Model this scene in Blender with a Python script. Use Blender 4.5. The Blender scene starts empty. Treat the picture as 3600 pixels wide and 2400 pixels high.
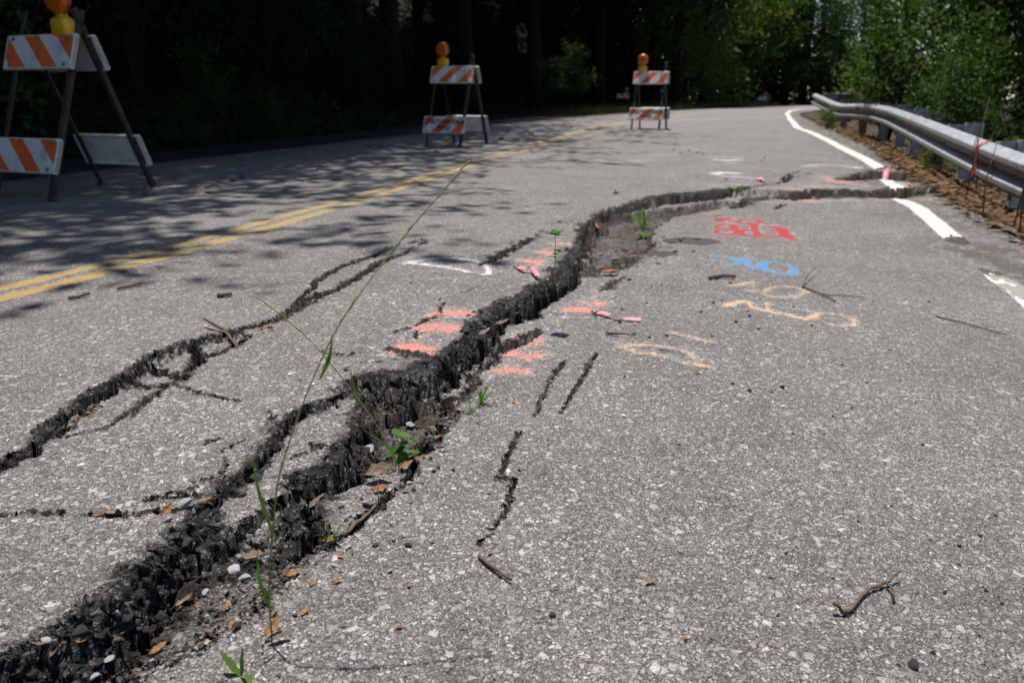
import bpy, bmesh, math, random
import numpy as np
from mathutils import Vector, Matrix

# ------------------------------------------------------------------ camera, sky, sun, exposure
sc = bpy.context.scene
COL = sc.collection
R = math.radians
CAM_H = 0.62
F = 2700.0                      # focal length in photo pixels (3600 wide)
PITCH = math.atan(858.0 / F)
cam_d = bpy.data.cameras.new('camera')
cam = bpy.data.objects.new('camera', cam_d)
COL.objects.link(cam)
cam.location = (0, 0, CAM_H)
cam.rotation_euler = (math.pi / 2 - PITCH, 0, 0)
cam_d.sensor_width = 36
cam_d.lens = F / 100.0
cam_d.clip_start = 0.02
cam_d.clip_end = 2000
cam_d.dof.use_dof = True
cam_d.dof.focus_distance = 1.35
cam_d.dof.aperture_fstop = 5.6
sc.camera = cam

SUN_EL, SUN_AZ = R(74), R(-10)   # azimuth measured from +Y towards +X
SUN = Vector((math.sin(SUN_AZ) * math.cos(SUN_EL), math.cos(SUN_AZ) * math.cos(SUN_EL), math.sin(SUN_EL)))
w = bpy.data.worlds.new('World')
sc.world = w
w.use_nodes = True
nt = w.node_tree
sky = nt.nodes.new('ShaderNodeTexSky')
sky.sky_type = 'NISHITA'
sky.sun_disc = False
sky.sun_elevation = SUN_EL
sky.sun_rotation = SUN_AZ
sky.air_density = 1.0
sky.dust_density = 0.4
nt.links.new(sky.outputs[0], nt.nodes['Background'].inputs[0])
nt.nodes['Background'].inputs[1].default_value = 0.12
sun_d = bpy.data.lights.new('sun', 'SUN')
sun_d.energy = 5.0
sun_d.angle = R(0.53)
sun_d.color = (1.0, 0.955, 0.89)
sun_o = bpy.data.objects.new('sun', sun_d)
COL.objects.link(sun_o)
sun_o.location = (0, 0, 30)
sun_o.rotation_euler = SUN.to_track_quat('Z', 'Y').to_euler()
vs = sc.view_settings
vs.view_transform = 'Standard'
vs.look = 'None'
vs.exposure = 0.40
vs.gamma = 1.0
vs.use_curve_mapping = False
sc.cycles.use_denoising = True
sc.cycles.max_bounces = 6
sc.cycles.transparent_max_bounces = 8
sc.cycles.caustics_reflective = False
sc.cycles.caustics_refractive = False

rnd = random.Random(7)
nrng = np.random.default_rng(11)

# ------------------------------------------------------------------ small numeric helpers
def ss(a, b, x):
    t = np.clip((np.asarray(x, float) - a) / (b - a), 0, 1)
    return t * t * (3 - 2 * t)

def _hash(ix, iy, seed):
    ix = ix.astype(np.int64).astype(np.uint32); iy = iy.astype(np.int64).astype(np.uint32)
    h = ix * np.uint32(374761393) + iy * np.uint32(668265263) + np.uint32(seed * 974711 % 4294967295)
    h = (h ^ (h >> np.uint32(13))) * np.uint32(1274126177)
    h = h ^ (h >> np.uint32(16))
    return h.astype(np.float64) / 4294967295.0

def vnoise(x, y, f, seed=0):
    x = x * f; y = y * f
    ix = np.floor(x); iy = np.floor(y)
    fx = x - ix; fy = y - iy
    fx = fx * fx * (3 - 2 * fx); fy = fy * fy * (3 - 2 * fy)
    a = _hash(ix, iy, seed); b = _hash(ix + 1, iy, seed)
    c = _hash(ix, iy + 1, seed); d = _hash(ix + 1, iy + 1, seed)
    return (a * (1 - fx) + b * fx) * (1 - fy) + (c * (1 - fx) + d * fx) * fy - 0.5

def fbm(x, y, f, n=3, seed=0):
    s = 0; a = 1.0
    for i in range(n):
        s = s + a * vnoise(x, y, f * 2 ** i, seed + 17 * i)
        a *= 0.5
    return s

def cells(x, y, size, seed, centres=False):
    """jittered cells: nearest distance (in cell units) and a random value per cell"""
    x = x / size; y = y / size
    ix = np.floor(x); iy = np.floor(y)
    best = np.full(x.shape, 9.0); second = np.full(x.shape, 9.0); val = np.zeros(x.shape); ox = np.zeros(x.shape); oy = np.zeros(x.shape)
    for dx in (-1, 0, 1):
        for dy in (-1, 0, 1):
            cx = ix + dx; cy = iy + dy
            d = np.hypot(cx + _hash(cx, cy, seed) - x, cy + _hash(cx, cy, seed + 5) - y)
            v = _hash(cx, cy, seed + 9)
            m = d < best
            second = np.where(m, best, np.minimum(second, d))
            val = np.where(m, v, val); best = np.where(m, d, best)
            ox = np.where(m, cx + _hash(cx, cy, seed), ox); oy = np.where(m, cy + _hash(cx, cy, seed + 5), oy)
    if centres: return ox * size, oy * size, val, second - best
    return best, second, val

def seg_dist(X, Y, pts, extra=None):
    """unsigned distance, side (+ right of travel) and interpolated extras along a polyline"""
    best = np.full(X.shape, 1e9); side = np.zeros(X.shape)
    n_ex = 0 if extra is None else len(extra[0])
    ex = [np.zeros(X.shape) for _ in range(n_ex)]
    for i in range(len(pts) - 1):
        ax, ay = pts[i]; bx, by = pts[i + 1]
        ux, uy = bx - ax, by - ay
        L2 = ux * ux + uy * uy + 1e-12
        t = np.clip(((X - ax) * ux + (Y - ay) * uy) / L2, 0, 1)
        dx = X - (ax + t * ux); dy = Y - (ay + t * uy)
        d = np.hypot(dx, dy)
        m = d < best
        best = np.where(m, d, best)
        cr = np.sign((X - ax) * uy - (Y - ay) * ux)
        side = np.where(m, cr, side)
        for k in range(n_ex):
            ex[k] = np.where(m, extra[i][k] + t * (extra[i + 1][k] - extra[i][k]), ex[k])
    return best, side, ex

def in_poly(X, Y, poly):
    c = np.zeros(X.shape, bool)
    n = len(poly)
    for i in range(n):
        x1, y1 = poly[i]; x2, y2 = poly[(i + 1) % n]
        cond = ((y1 > Y) != (y2 > Y)) & (X < (x2 - x1) * (Y - y1) / (y2 - y1 + 1e-12) + x1)
        c ^= cond
    return c

# ------------------------------------------------------------------ the lie of the land
def zb(X, Y):
    """smooth level of the road: the near right part has slumped, the far part rises slightly"""
    X = np.asarray(X, float); Y = np.asarray(Y, float)
    slump = -0.15 * ss(-0.3, 2.3, X - 0.22 * (Y - 2.5)) * (1 - ss(3.2, 8.5, Y))
    rise = 0.09 * ss(9, 18, Y)
    return slump + rise

CP, SP = math.cos(PITCH), math.sin(PITCH)
def ray(px, py):
    a = (px - 1800.0) / F; b = (1200.0 - py) / F
    return np.array([a, CP + b * SP, -SP + b * CP])       # world direction, camera depth 1

def at(px, py, lift=0.0):
    """ground point under a photo pixel"""
    d = ray(px, py)
    t = (CAM_H - lift) / max(1e-6, -d[2])
    for _ in range(12):
        z = float(zb(d[0] * t, d[1] * t)) + lift
        t = 0.5 * t + 0.5 * (CAM_H - z) / max(1e-6, -d[2])
    return d[0] * t, d[1] * t

K = 3600.0 / 2352.0
def av(x, y):
    return at(x * K, y * K)

def wp(px, py, depth):
    d = ray(px, py) * depth
    return Vector((d[0], d[1], d[2] + CAM_H))

RIGHT_PX = [(3600, 838), (3461, 765), (3300, 672), (3200, 612), (3165, 587), (3063, 515), (2910, 450), (2815, 406), (2812, 399), (2860, 390), (2950, 383)]
LEFT_PX = [(0, 640), (650, 562), (1300, 488), (1700, 445), (2100, 405), (2300, 391), (2500, 382), (2700, 375), (2800, 371.5)]
RE = [at(*p) for p in RIGHT_PX]
LE = [at(*p) for p in LEFT_PX]
def extend_back(e, y):
    (x0, y0), (x1, y1) = e[0], e[1]
    return [(x0 + (x0 - x1) / (y0 - y1) * (y - y0), y)] + e
RE = extend_back(RE, -3.0)
LE = extend_back(LE, -3.0)
# carry both edges on round the bend
RE = RE + [(RE[-1][0] + 14, RE[-1][1] + 7), (RE[-1][0] + 60, RE[-1][1] + 14)]
LE = LE + [(LE[-1][0] + 14, LE[-1][1] + 5), (LE[-1][0] + 60, LE[-1][1] + 12)]
ROAD_POLY = LE + RE[::-1]

# ------------------------------------------------------------------ object helpers
def tag(o, label=None, cat=None, group=None, kind=None):
    if label: o['label'] = label
    if cat: o['category'] = cat
    if group: o['group'] = group
    if kind: o['kind'] = kind
    return o

def link(name, me, mat=None, parent=None, loc=None, rot=None):
    o = bpy.data.objects.new(name, me)
    COL.objects.link(o)
    if mat is not None and me is not None and not me.materials:
        me.materials.append(mat)
    if parent is not None: o.parent = parent
    if loc is not None: o.location = loc
    if rot is not None: o.rotation_euler = rot
    return o

def empty(name, loc=(0, 0, 0), rot=(0, 0, 0)):
    o = bpy.data.objects.new(name, None)
    o.empty_display_size = 0.1
    COL.objects.link(o)
    o.location = loc; o.rotation_euler = rot
    return o

def mesh_np(name, co, faces, smooth=True, attrs=None):
    """co (n,3); faces (m,k) with k = 3 or 4"""
    co = np.ascontiguousarray(co, dtype=np.float32); faces = np.ascontiguousarray(faces, dtype=np.int32)
    me = bpy.data.meshes.new(name)
    me.vertices.add(len(co)); me.vertices.foreach_set('co', co.ravel())
    m, k = faces.shape
    me.loops.add(m * k); me.loops.foreach_set('vertex_index', faces.ravel())
    me.polygons.add(m)
    me.polygons.foreach_set('loop_start', np.arange(m, dtype=np.int32) * k)
    me.polygons.foreach_set('loop_total', np.full(m, k, dtype=np.int32))
    if smooth:
        me.polygons.foreach_set('use_smooth', np.ones(m, dtype=bool))
    for n, v in (attrs or {}).items():
        a = me.attributes.new(n, 'FLOAT', 'POINT')
        a.data.foreach_set('value', np.ascontiguousarray(v, dtype=np.float32))
    me.update()
    return me

class MB:
    """collects simple shapes into one mesh"""
    def __init__(s): s.v = []; s.f = []
    def add(s, vs_, fs_):
        n = len(s.v); s.v += [tuple(v) for v in vs_]; s.f += [tuple(i + n for i in f) for f in fs_]
    def box(s, c, size, rot=None, bev=0.0):
        hx, hy, hz = size[0] / 2, size[1] / 2, size[2] / 2
        b = min(bev, hx * .9, hy * .9, hz * .9)
        c = Vector(c); M = rot or Matrix.Identity(3)
        if b <= 0:
            P = [Vector((x * hx, y * hy, z * hz)) for x in (-1, 1) for y in (-1, 1) for z in (-1, 1)]
            s.add([c + M @ p for p in P], [(0, 1, 3, 2), (4, 6, 7, 5), (0, 4, 5, 1), (2, 3, 7, 6), (0, 2, 6, 4), (1, 5, 7, 3)])
            return
        bm = bmesh.new(); bmesh.ops.create_cube(bm, size=1)
        for v in bm.verts: v.co = Vector((v.co.x * hx * 2, v.co.y * hy * 2, v.co.z * hz * 2))
        bmesh.ops.bevel(bm, geom=bm.edges[:], offset=b, segments=2, affect='EDGES', profile=.5)
        bm.verts.index_update()
        s.add([c + M @ v.co for v in bm.verts], [[v.index for v in f.verts] for f in bm.faces])
        bm.free()
    def tube(s, pts, rad, n=8, cap=True):
        pts = [Vector(p) for p in pts]
        rad = list(rad) if hasattr(rad, '__len__') else [rad] * len(pts)
        base = len(s.v); prev = None
        for i, p in enumerate(pts):
            t = (pts[min(i + 1, len(pts) - 1)] - pts[max(i - 1, 0)])
            t = t.normalized() if t.length > 1e-9 else Vector((0, 0, 1))
            if prev is None:
                a = t.orthogonal().normalized()
            else:
                a = (prev - t * prev.dot(t)); a = a.normalized() if a.length > 1e-6 else t.orthogonal().normalized()
            prev = a; b = t.cross(a)
            for k in range(n):
                an = 2 * math.pi * k / n
                s.v.append(tuple(p + (a * math.cos(an) + b * math.sin(an)) * rad[i]))
        for i in range(len(pts) - 1):
            for k in range(n):
                k2 = (k + 1) % n
                s.f.append((base + i * n + k, base + i * n + k2, base + (i + 1) * n + k2, base + (i + 1) * n + k))
        if cap:
            s.f.append(tuple(base + k for k in range(n))[::-1])
            s.f.append(tuple(base + (len(pts) - 1) * n + k for k in range(n)))
    def lathe(s, prof, n=24, M=None, c=(0, 0, 0)):
        """profile (r, h) turned round local z"""
        base = len(s.v); c = Vector(c); M = M or Matrix.Identity(3)
        for r, h in prof:
            for k in range(n):
                a = 2 * math.pi * k / n
                s.v.append(tuple(c + M @ Vector((r * math.cos(a), r * math.sin(a), h))))
        for i in range(len(prof) - 1):
            for k in range(n):
                k2 = (k + 1) % n
                s.f.append((base + i * n + k, base + i * n + k2, base + (i + 1) * n + k2, base + (i + 1) * n + k))
        s.f.append(tuple(base + k for k in range(n))[::-1])
        s.f.append(tuple(base + (len(prof) - 1) * n + k for k in range(n)))
    def mesh(s, name, smooth=False):
        me = bpy.data.meshes.new(name)
        me.from_pydata(s.v, [], s.f)
        if smooth:
            me.polygons.foreach_set('use_smooth', [True] * len(me.polygons))
        me.update()
        return me
    def build(s, name, mat, parent=None, smooth=False, loc=None, rot=None):
        return link(name, s.mesh(name, smooth), mat, parent, loc, rot)

# ------------------------------------------------------------------ materials
class NT:
    def __init__(s, name):
        s.m = bpy.data.materials.new(name); s.m.use_nodes = True
        s.t = s.m.node_tree; s.t.nodes.clear()
        s.out = s.t.nodes.new('ShaderNodeOutputMaterial')
    def n(s, typ, **kw):
        nd = s.t.nodes.new('ShaderNode' + typ)
        for k, v in kw.items():
            if k == 'inp':
                for a, b in v.items():
                    if hasattr(b, 'is_output'): s.t.links.new(b, nd.inputs[a])
                    else: nd.inputs[a].default_value = b
            else: setattr(nd, k, v)
        return nd
    def math(s, op, a, b=None, c=None, clamp=False):
        nd = s.n('Math', operation=op); nd.use_clamp = clamp
        for i, v in enumerate((a, b, c)):
            if v is None: continue
            if hasattr(v, 'is_output'): s.t.links.new(v, nd.inputs[i])
            else: nd.inputs[i].default_value = v
        return nd.outputs[0]
    def mix(s, fac, a, b, blend='MIX'):
        nd = s.n('MixRGB', blend_type=blend)
        for i, v in enumerate((fac, a, b)):
            if hasattr(v, 'is_output'): s.t.links.new(v, nd.inputs[i])
            else: nd.inputs[i].default_value = v if i == 0 else (v + (1,) if len(v) == 3 else v)
        return nd.outputs[0]
    def ramp(s, fac, stops, interp='LINEAR'):
        nd = s.n('ValToRGB'); cr = nd.color_ramp; cr.interpolation = interp
        while len(cr.elements) < len(stops): cr.elements.new(0.5)
        for e, (p, c) in zip(cr.elements, stops):
            e.position = p; e.color = (c, c, c, 1) if not hasattr(c, '__len__') else tuple(c) + (1,)
        s.t.links.new(fac, nd.inputs[0])
        return nd.outputs[0]
    def maprange(s, v, a, b, c=0.0, d=1.0):
        nd = s.n('MapRange', inp={0: v, 1: a, 2: b, 3: c, 4: d}); nd.clamp = True
        return nd.outputs[0]
    def noise(s, co, scale, detail=3, rough=.5):
        return s.n('TexNoise', inp={'Vector': co, 'Scale': scale, 'Detail': detail, 'Roughness': rough}).outputs[0]
    def obj(s): return s.n('TexCoord').outputs['Object']
    def bump(s, h, strength=.5, dist=.01):
        return s.n('Bump', inp={'Height': h, 'Strength': strength, 'Distance': dist}).outputs[0]
    def pbr(s, color, rough=.7, bump=None, metal=0.0, spec=None, **inp):
        b = s.n('BsdfPrincipled')
        for k, v in [('Base Color', color), ('Roughness', rough), ('Metallic', metal), ('Normal', bump)] + list(inp.items()):
            if v is None: continue
            if hasattr(v, 'is_output'): s.t.links.new(v, b.inputs[k])
            else: b.inputs[k].default_value = (v + (1,)) if (hasattr(v, '__len__') and len(v) == 3) else v
        if spec is not None: b.inputs['Specular IOR Level'].default_value = spec
        s.t.links.new(b.outputs[0], s.out.inputs[0])
        return b

def asphalt_core(m, tint=1.0):
    """weathered coarse chip seal: pale crushed stone standing out of dark binder"""
    co = m.obj()
    warp = m.n('TexNoise', inp={'Vector': co, 'Scale': 60.0, 'Detail': 2.0})
    cw = m.n('VectorMath', operation='MULTIPLY_ADD')
    m.t.links.new(warp.outputs['Color'], cw.inputs[0]); cw.inputs[1].default_value = (.013, .013, .013)
    m.t.links.new(co, cw.inputs[2]); cw = cw.outputs[0]
    def stones(scale):
        f1 = m.n('TexVoronoi', feature='F1', inp={'Vector': cw, 'Scale': scale})
        ed = m.n('TexVoronoi', feature='DISTANCE_TO_EDGE', inp={'Vector': cw, 'Scale': scale})
        return f1, ed, m.n('SeparateColor', inp={0: f1.outputs['Color']}).outputs
    big, bige, sp = stones(88.0)
    mid, mide, sq = stones(158.0)
    sm = m.n('TexVoronoi', feature='F1', inp={'Vector': cw, 'Scale': 330.0})
    sp2 = m.n('SeparateColor', inp={0: sm.outputs['Color']}).outputs
    broken = m.n('Attribute', attribute_name='broken').outputs['Fac']
    dirt = m.n('Attribute', attribute_name='dirt').outputs['Fac']
    def stone_col(s_):
        c_ = m.ramp(s_[0], [(0, .12), (.3, .21), (.55, .29), (.8, .36), (.95, .43), (1, .53)])
        c_ = m.mix(m.maprange(s_[1], .76, 1.0, 0, .4), c_, (.33, .27, .21), 'MIX')
        return m.mix(m.maprange(s_[1], .26, .0, 0, .5), c_, (.20, .225, .245), 'MIX')
    fine = m.ramp(sp2[0], [(0, .085), (.45, .19), (.75, .29), (1, .40)])
    fine = m.mix(m.maprange(sm.outputs['Distance'], .3, .65, 0, .75), fine, (.05, .047, .043))
    lump = m.noise(co, 16, 3, .6)
    pa = m.math('GREATER_THAN', sp[2], m.math('ADD', .84, m.math('MULTIPLY', broken, .10)))
    pb = m.math('GREATER_THAN', sq[2], m.math('ADD', m.math('MULTIPLY', broken, .30), m.maprange(lump, .3, .7, .22, .66)))
    ma = m.math('MULTIPLY', m.maprange(bige.outputs['Distance'], .03, .12), pa)
    mb_ = m.math('MULTIPLY', m.maprange(mide.outputs['Distance'], .02, .13), pb)
    smask = m.math('MAXIMUM', ma, mb_)
    col = m.mix(ma, m.mix(mb_, fine, stone_col(sq)), stone_col(sp))
    sp = sp
    binder = m.mix(m.math('MULTIPLY', broken, m.math('SUBTRACT', 1.0, m.math('MULTIPLY', smask, .34))), col, (.014, .0128, .0115))  # raw binder, kept near black to carry the shade inside breaks too
    stain = m.noise(co, 1.7, 6, .68)
    stain2 = m.noise(co, 14, 3, .6)
    st = m.math('ADD', m.math('MULTIPLY', stain, 1.0), m.math('ADD', m.math('MULTIPLY', stain2, .6), .24))
    stc = m.n('CombineColor', inp={0: st, 1: st, 2: st}).outputs[0]
    col = m.mix(.8, binder, stc, 'MULTIPLY')
    dn = m.noise(co, 55, 4, .65)
    dcol = m.ramp(dn, [(.3, (.018, .013, .010)), (.5, (.045, .032, .023)), (.62, (.11, .07, .04)), (.75, (.17, .13, .10))])
    col = m.mix(dirt, col, dcol)
    col = m.mix(1.0, col, (1.02 * tint, .965 * tint, .905 * tint), 'MULTIPLY')
    grain = m.noise(co, 620, 2, .6)
    h = m.math('ADD', m.math('MULTIPLY', smask, m.math('ADD', m.math('MULTIPLY', sq[0], .6), .45)),
               m.math('SUBTRACT', m.math('MULTIPLY', grain, .35), m.math('MULTIPLY', sm.outputs['Distance'], .9)))
    return co, col, h, smask

def mat_asphalt(name, tint=1.0):
    m = NT(name)
    co, col, h, sm = asphalt_core(m, tint)
    m.pbr(col, .82, m.bump(h, .9, .0036), spec=.3)
    return m.m

def mat_paint(name, color, wear=.35, speck=160.0, strength=1.0, gain=1.0):
    """paint lying on the chips; 'mask' says how thickly, and the hollows stay bare"""
    m = NT(name)
    co, col, h, sm = asphalt_core(m)
    mask = m.n('Attribute', attribute_name='mask').outputs['Fac']
    cellr = m.n('TexVoronoi', feature='F1', inp={'Vector': co, 'Scale': speck * 1.15})
    sr = m.n('SeparateColor', inp={0: cellr.outputs['Color']}).outputs[0]
    n1 = m.maprange(m.noise(co, speck * .8, 3, .6), .3, .7)
    n2 = m.noise(co, 22, 3, .6)
    t = m.math('ADD', m.math('MULTIPLY', sr, .45), m.math('ADD', m.math('MULTIPLY', n1, .35), m.math('MULTIPLY', m.maprange(n2, .3, .7), .2)))
    cover = m.math('SUBTRACT', m.math('MULTIPLY', mask, gain), m.math('MULTIPLY', t, wear))
    cover = m.math('ADD', cover, m.math('MULTIPLY', sm, .08))
    fac = m.math('MULTIPLY', m.maprange(cover, 0.0, .22), strength)
    tone = m.mix(m.maprange(n2, .3, .7, 0, .3), color, tuple(c * .7 for c in color))
    m.pbr(m.mix(fac, col, tone), .75, m.bump(h, .7, .0028), spec=.35)
    return m.m

def mat_simple(name, color, rough=.6, var=.25, scale=30, bump=.0, metal=0.0, spec=.5, obj_rand=0.0, **inp):
    m = NT(name)
    co = m.obj()
    n = m.noise(co, scale, 4, .6)
    c = m.mix(m.maprange(n, .3, .7), tuple(x * (1 - var) for x in color), tuple(min(1, x * (1 + var)) for x in color))
    if obj_rand:
        r = m.n('ObjectInfo').outputs['Random']
        c = m.mix(m.maprange(r, 0, 1, 0, obj_rand), c, tuple(x * .35 for x in color))
    rr = m.maprange(n, .2, .8, max(0, rough - .08), min(1, rough + .08))
    m.pbr(c, rr, m.bump(n, .5, bump) if bump else None, metal, spec, **inp)
    return m.m

def mat_leaf(name, c1, c2, rough=.55, trans=.35, island=True):
    m = NT(name)
    g = m.n('NewGeometry')
    r = g.outputs['Random Per Island'] if island else m.n('ObjectInfo').outputs['Random']
    o = m.n('ObjectInfo').outputs['Random']
    c = m.mix(r, c1, c2)
    c = m.mix(m.maprange(o, 0, 1, 0, .45), c, tuple((a + b) * .5 * k for a, b, k in zip(c1, c2, (1.25, 1.0, .7))))
    b = m.n('BsdfPrincipled', inp={'Base Color': c, 'Roughness': rough})
    b.inputs['Specular IOR Level'].default_value = .12
    t = m.n('BsdfTranslucent', inp={'Color': m.mix(1.0, c, (1.5, 1.7, .7), 'MULTIPLY')})
    mx = m.n('MixShader', inp={0: trans, 1: b.outputs[0], 2: t.outputs[0]})
    m.t.links.new(mx.outputs[0], m.out.inputs[0])
    return m.m

M = {}
M['asphalt'] = mat_asphalt('weathered_asphalt')
M['yellow'] = mat_paint('yellow_line_paint', (.40, .25, .055), 1.0, 130, .82, .84)
M['white'] = mat_paint('white_line_paint', (.66, .64, .58), 1.0, 110, .93, .98)
M['salmon'] = mat_paint('salmon_spray', (.86, .23, .17), 1.0, 230, .74, .70)
M['red'] = mat_paint('red_spray', (.40, .022, .022), 1.0, 200, .90, 1.0)
M['blue'] = mat_paint('blue_spray', (.055, .25, .50), 1.0, 200, .88, .98)
M['peach'] = mat_paint('peach_spray', (.74, .42, .22), 1.0, 230, .75, .80)
M['chalk'] = mat_paint('white_spray', (.76, .76, .75), 1.0, 230, .75, .80)
M['worn'] = mat_paint('worn_surface', (.075, .062, .052), 1.0, 90, .85, .82)
M['patch'] = mat_paint('patch_fill', (.050, .045, .041), 1.0, 300, .95, 1.4)

# ------------------------------------------------------------------ cracks and breaks (photo px / K, half width m, depth m)
Z4 = lambda x, y: ((2500 + x / 2.94) / K, (530 + y / 2.94) / K)
CR = []      # (points, half widths, depths, jaggedness, left slope m)
def crack(pts, jag=1.0, slope=0.0):
    P = [av(p[0], p[1]) for p in pts]
    CR.append((P, [(p[2], p[3]) for p in pts], jag, slope))
crack([(-60, 1660, .03, .07), (20, 1600, .028, .08), (150, 1530, .022, .07), (250, 1475, .024, .08), (330, 1395, .020, .07), (400, 1325, .013, .05), (450, 1270, .006, .02)], 1.1, .035)
crack([(430, 1200, .003, .02), (500, 1150, .008, .06), (560, 1100, .011, .07), (620, 1040, .011, .08), (660, 985, .010, .08), (720, 940, .009, .07), (800, 906, .006, .05), (860, 890, .008, .05)], .8, .012)
crack([(700, 1118, .014, .09), (740, 1098, .022, .12), (800, 1078, .022, .12), (845, 1045, .010, .07)], .8, .02)
crack([(850, 888, .012, .07), (950, 888, .014, .09), (1035, 858, .010, .14), (1078, 808, .015, .20), (1108, 768, .014, .20), (1148, 736, .014, .20), (1218, 706, .016, .20), (1268, 676, .017, .20), (1308, 638, .014, .16), (1336, 598, .010, .10), (1342, 560, .008, .06)], 1.5, .040)
crack([(1342, 560, .02, .1), (1355, 515, .02, .09), (1400, 487, .02, .08), (1460, 472, .022, .08), (1500, 461, .03, .1), (1560, 454, .035, .12), (1640, 446, .035, .12), (1700, 438, .03, .1), (1737, 431, .014, .05)], 1.2, .03)
crack([(1692, 472, .035, .1), (1702, 459, .03, .1), (1725, 449, .008, .04), (1762, 447, .035, .12), (1811, 452, .035, .12), (1840, 445, .05, .14), (1880, 441, .045, .14), (1922, 440, .05, .14), (1970, 441, .05, .14), (2011, 442, .04, .12), (2055, 445, .03, .12), (2080, 441, .06, .14), (2100, 434, .06, .14)], 3.2, .02)
crack([(1917, 411, .004, .02), (1945, 411, .012, .03), (1962, 409.5, .03, .08), (1981, 401.5, .06, .12), (2016, 398.5, .07, .12), (2045, 400.5, .07, .12), (2076, 404, .10, .14)], 2.4, .02)
crack([(1737, 431, .010, .05), (1767, 422, .007, .03), (1785, 422, .008, .03), (1802, 417.6, .016, .05), (1809, 411, .03, .06), (1818, 398, .012, .04), (1836, 393, .008, .02)], 1.0)
crack([(1809, 411, .01, .02), (1835, 404, .006, .015), (1862, 397, .006, .015)], 1.0)
crack([(1785, 477, .01, .03), (1792, 470, .012, .04), (1802, 465, .006, .02)], 1.0)
# long crack on the left, two edges with broken pieces between
crack([(-60, 1110, .02, .08), (0, 1075, .019, .09), (75, 1030, .015, .08), (112, 985, .015, .07), (180, 942, .016, .07), (240, 893, .015, .07), (290, 872, .012, .06), (330, 832, .009, .05), (400, 802, .008, .05), (450, 781, .014, .06), (520, 770, .013, .06), (560, 757, .012, .05), (640, 735, .011, .06), (700, 693, .008, .05), (760, 672, .009, .05), (820, 641, .009, .05), (880, 602, .011, .05), (930, 581, .007, .03), (990, 552, .004, .02)], .8, .012)
crack([(120, 1005, .006, .03), (215, 988, .008, .04), (270, 960, .011, .06), (330, 920, .011, .06), (380, 885, .012, .06), (430, 850, .015, .07), (470, 822, .012, .06), (530, 792, .011, .06), (560, 776, .009, .04)], .9, .016)
crack([(335, 840, .007, .04), (380, 850, .008, .04), (425, 855, .010, .04)], .8)
crack([(440, 785, .006, .04), (455, 805, .009, .05), (440, 840, .010, .05)], .8)
crack([(300, 870, .008, .04), (330, 880, .009, .04), (365, 872, .008, .04), (385, 890, .008, .04)], .8)
crack([(620, 742, .004, .02), (690, 690, .005, .02), (745, 640, .008, .03), (790, 612, .009, .03), (850, 590, .009, .03), (900, 568, .007, .02), (980, 548, .005, .02)], 1.0)
crack([(1110, 612, .008, .05), (1160, 589, .010, .06), (1200, 561, .011, .06), (1226, 545, .007, .03), (1272, 517, .003, .02), (1320, 508, .003, .015)], .7)
crack([(1200, 985, .003, .012), (1165, 1046, .004, .014), (1145, 1092, .003, .01), (1168, 1086, .003, .01), (1182, 1130, .003, .012), (1160, 1172, .003, .015), (1130, 1203, .002, .01), (1098, 1242, .002, .008)], .8)
crack([(1372, 797, .003, .015), (1345, 845, .004, .02), (1315, 885, .004, .02), (1288, 935, .003, .01)], .8)
crack([(1300, 812, .003, .02), (1282, 845, .005, .02), (1250, 882, .003, .02), (1222, 940, .003, .01)], 1.2)
crack([(395, 884, .002, .01), (470, 906, .003, .012), (552, 926, .002, .01)], .8)
crack([(-20, 1185, .002, .01), (100, 1188, .002, .012), (240, 1192, .003, .012), (400, 1176, .003, .014)], .8)
crack([(708, 1118, .004, .03), (712, 1160, .003, .03), (722, 1190, .006, .05), (735, 1215, .012, .07), (705, 1240, .020, .09), (680, 1250, .012, .06)], .7)
crack([(930, 1080, .005, .02), (960, 1040, .006, .03), (1010, 985, .009, .04), (1030, 962, .006, .03)], .8)
crack([(760, 1250, .004, .015), (820, 1190, .006, .02), (870, 1140, .006, .02), (925, 1085, .004, .02)], .9)
crack([(900, 770, .003, .015), (960, 752, .003, .015), (1012, 725, .004, .02), (1012, 690, .003, .015)], .9)
crack([(1400, 612, .01, .03), (1425, 600, .012, .03), (1440, 588, .008, .02)], 1.0)
crack([(1480, 548, .008, .02), (1520, 556, .006, .02), (1570, 545, .004, .015)], 1.0)

# hairline cracks that branch off round the main break
_g = random.Random(77)
for _i in range(24):
    if _i < 26: vx_ = _g.uniform(300, 1250); vy_ = 1420 - .62 * vx_ + _g.gauss(-60, 70)
    else: vx_ = _g.uniform(1000, 1450); vy_ = 2000 - .95 * vx_ + _g.gauss(90, 60)
    if vy_ > 1500 or vy_ < 480: continue
    x_, y_ = av(vx_, vy_); a_ = _g.uniform(-.2, 1.5); P_ = []; L_ = _g.uniform(.05, .16) * (.6 + .4 * y_)
    for _k in range(6):
        P_.append((x_, y_)); a_ += _g.gauss(0, .45); x_ += math.cos(a_) * L_ / 5; y_ += math.sin(a_) * L_ / 5
    CR.append((P_, [(.0004, .006), (.0016, .012), (.002, .014), (.0018, .012), (.001, .01), (.0002, .004)], .8, 0.0))

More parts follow.
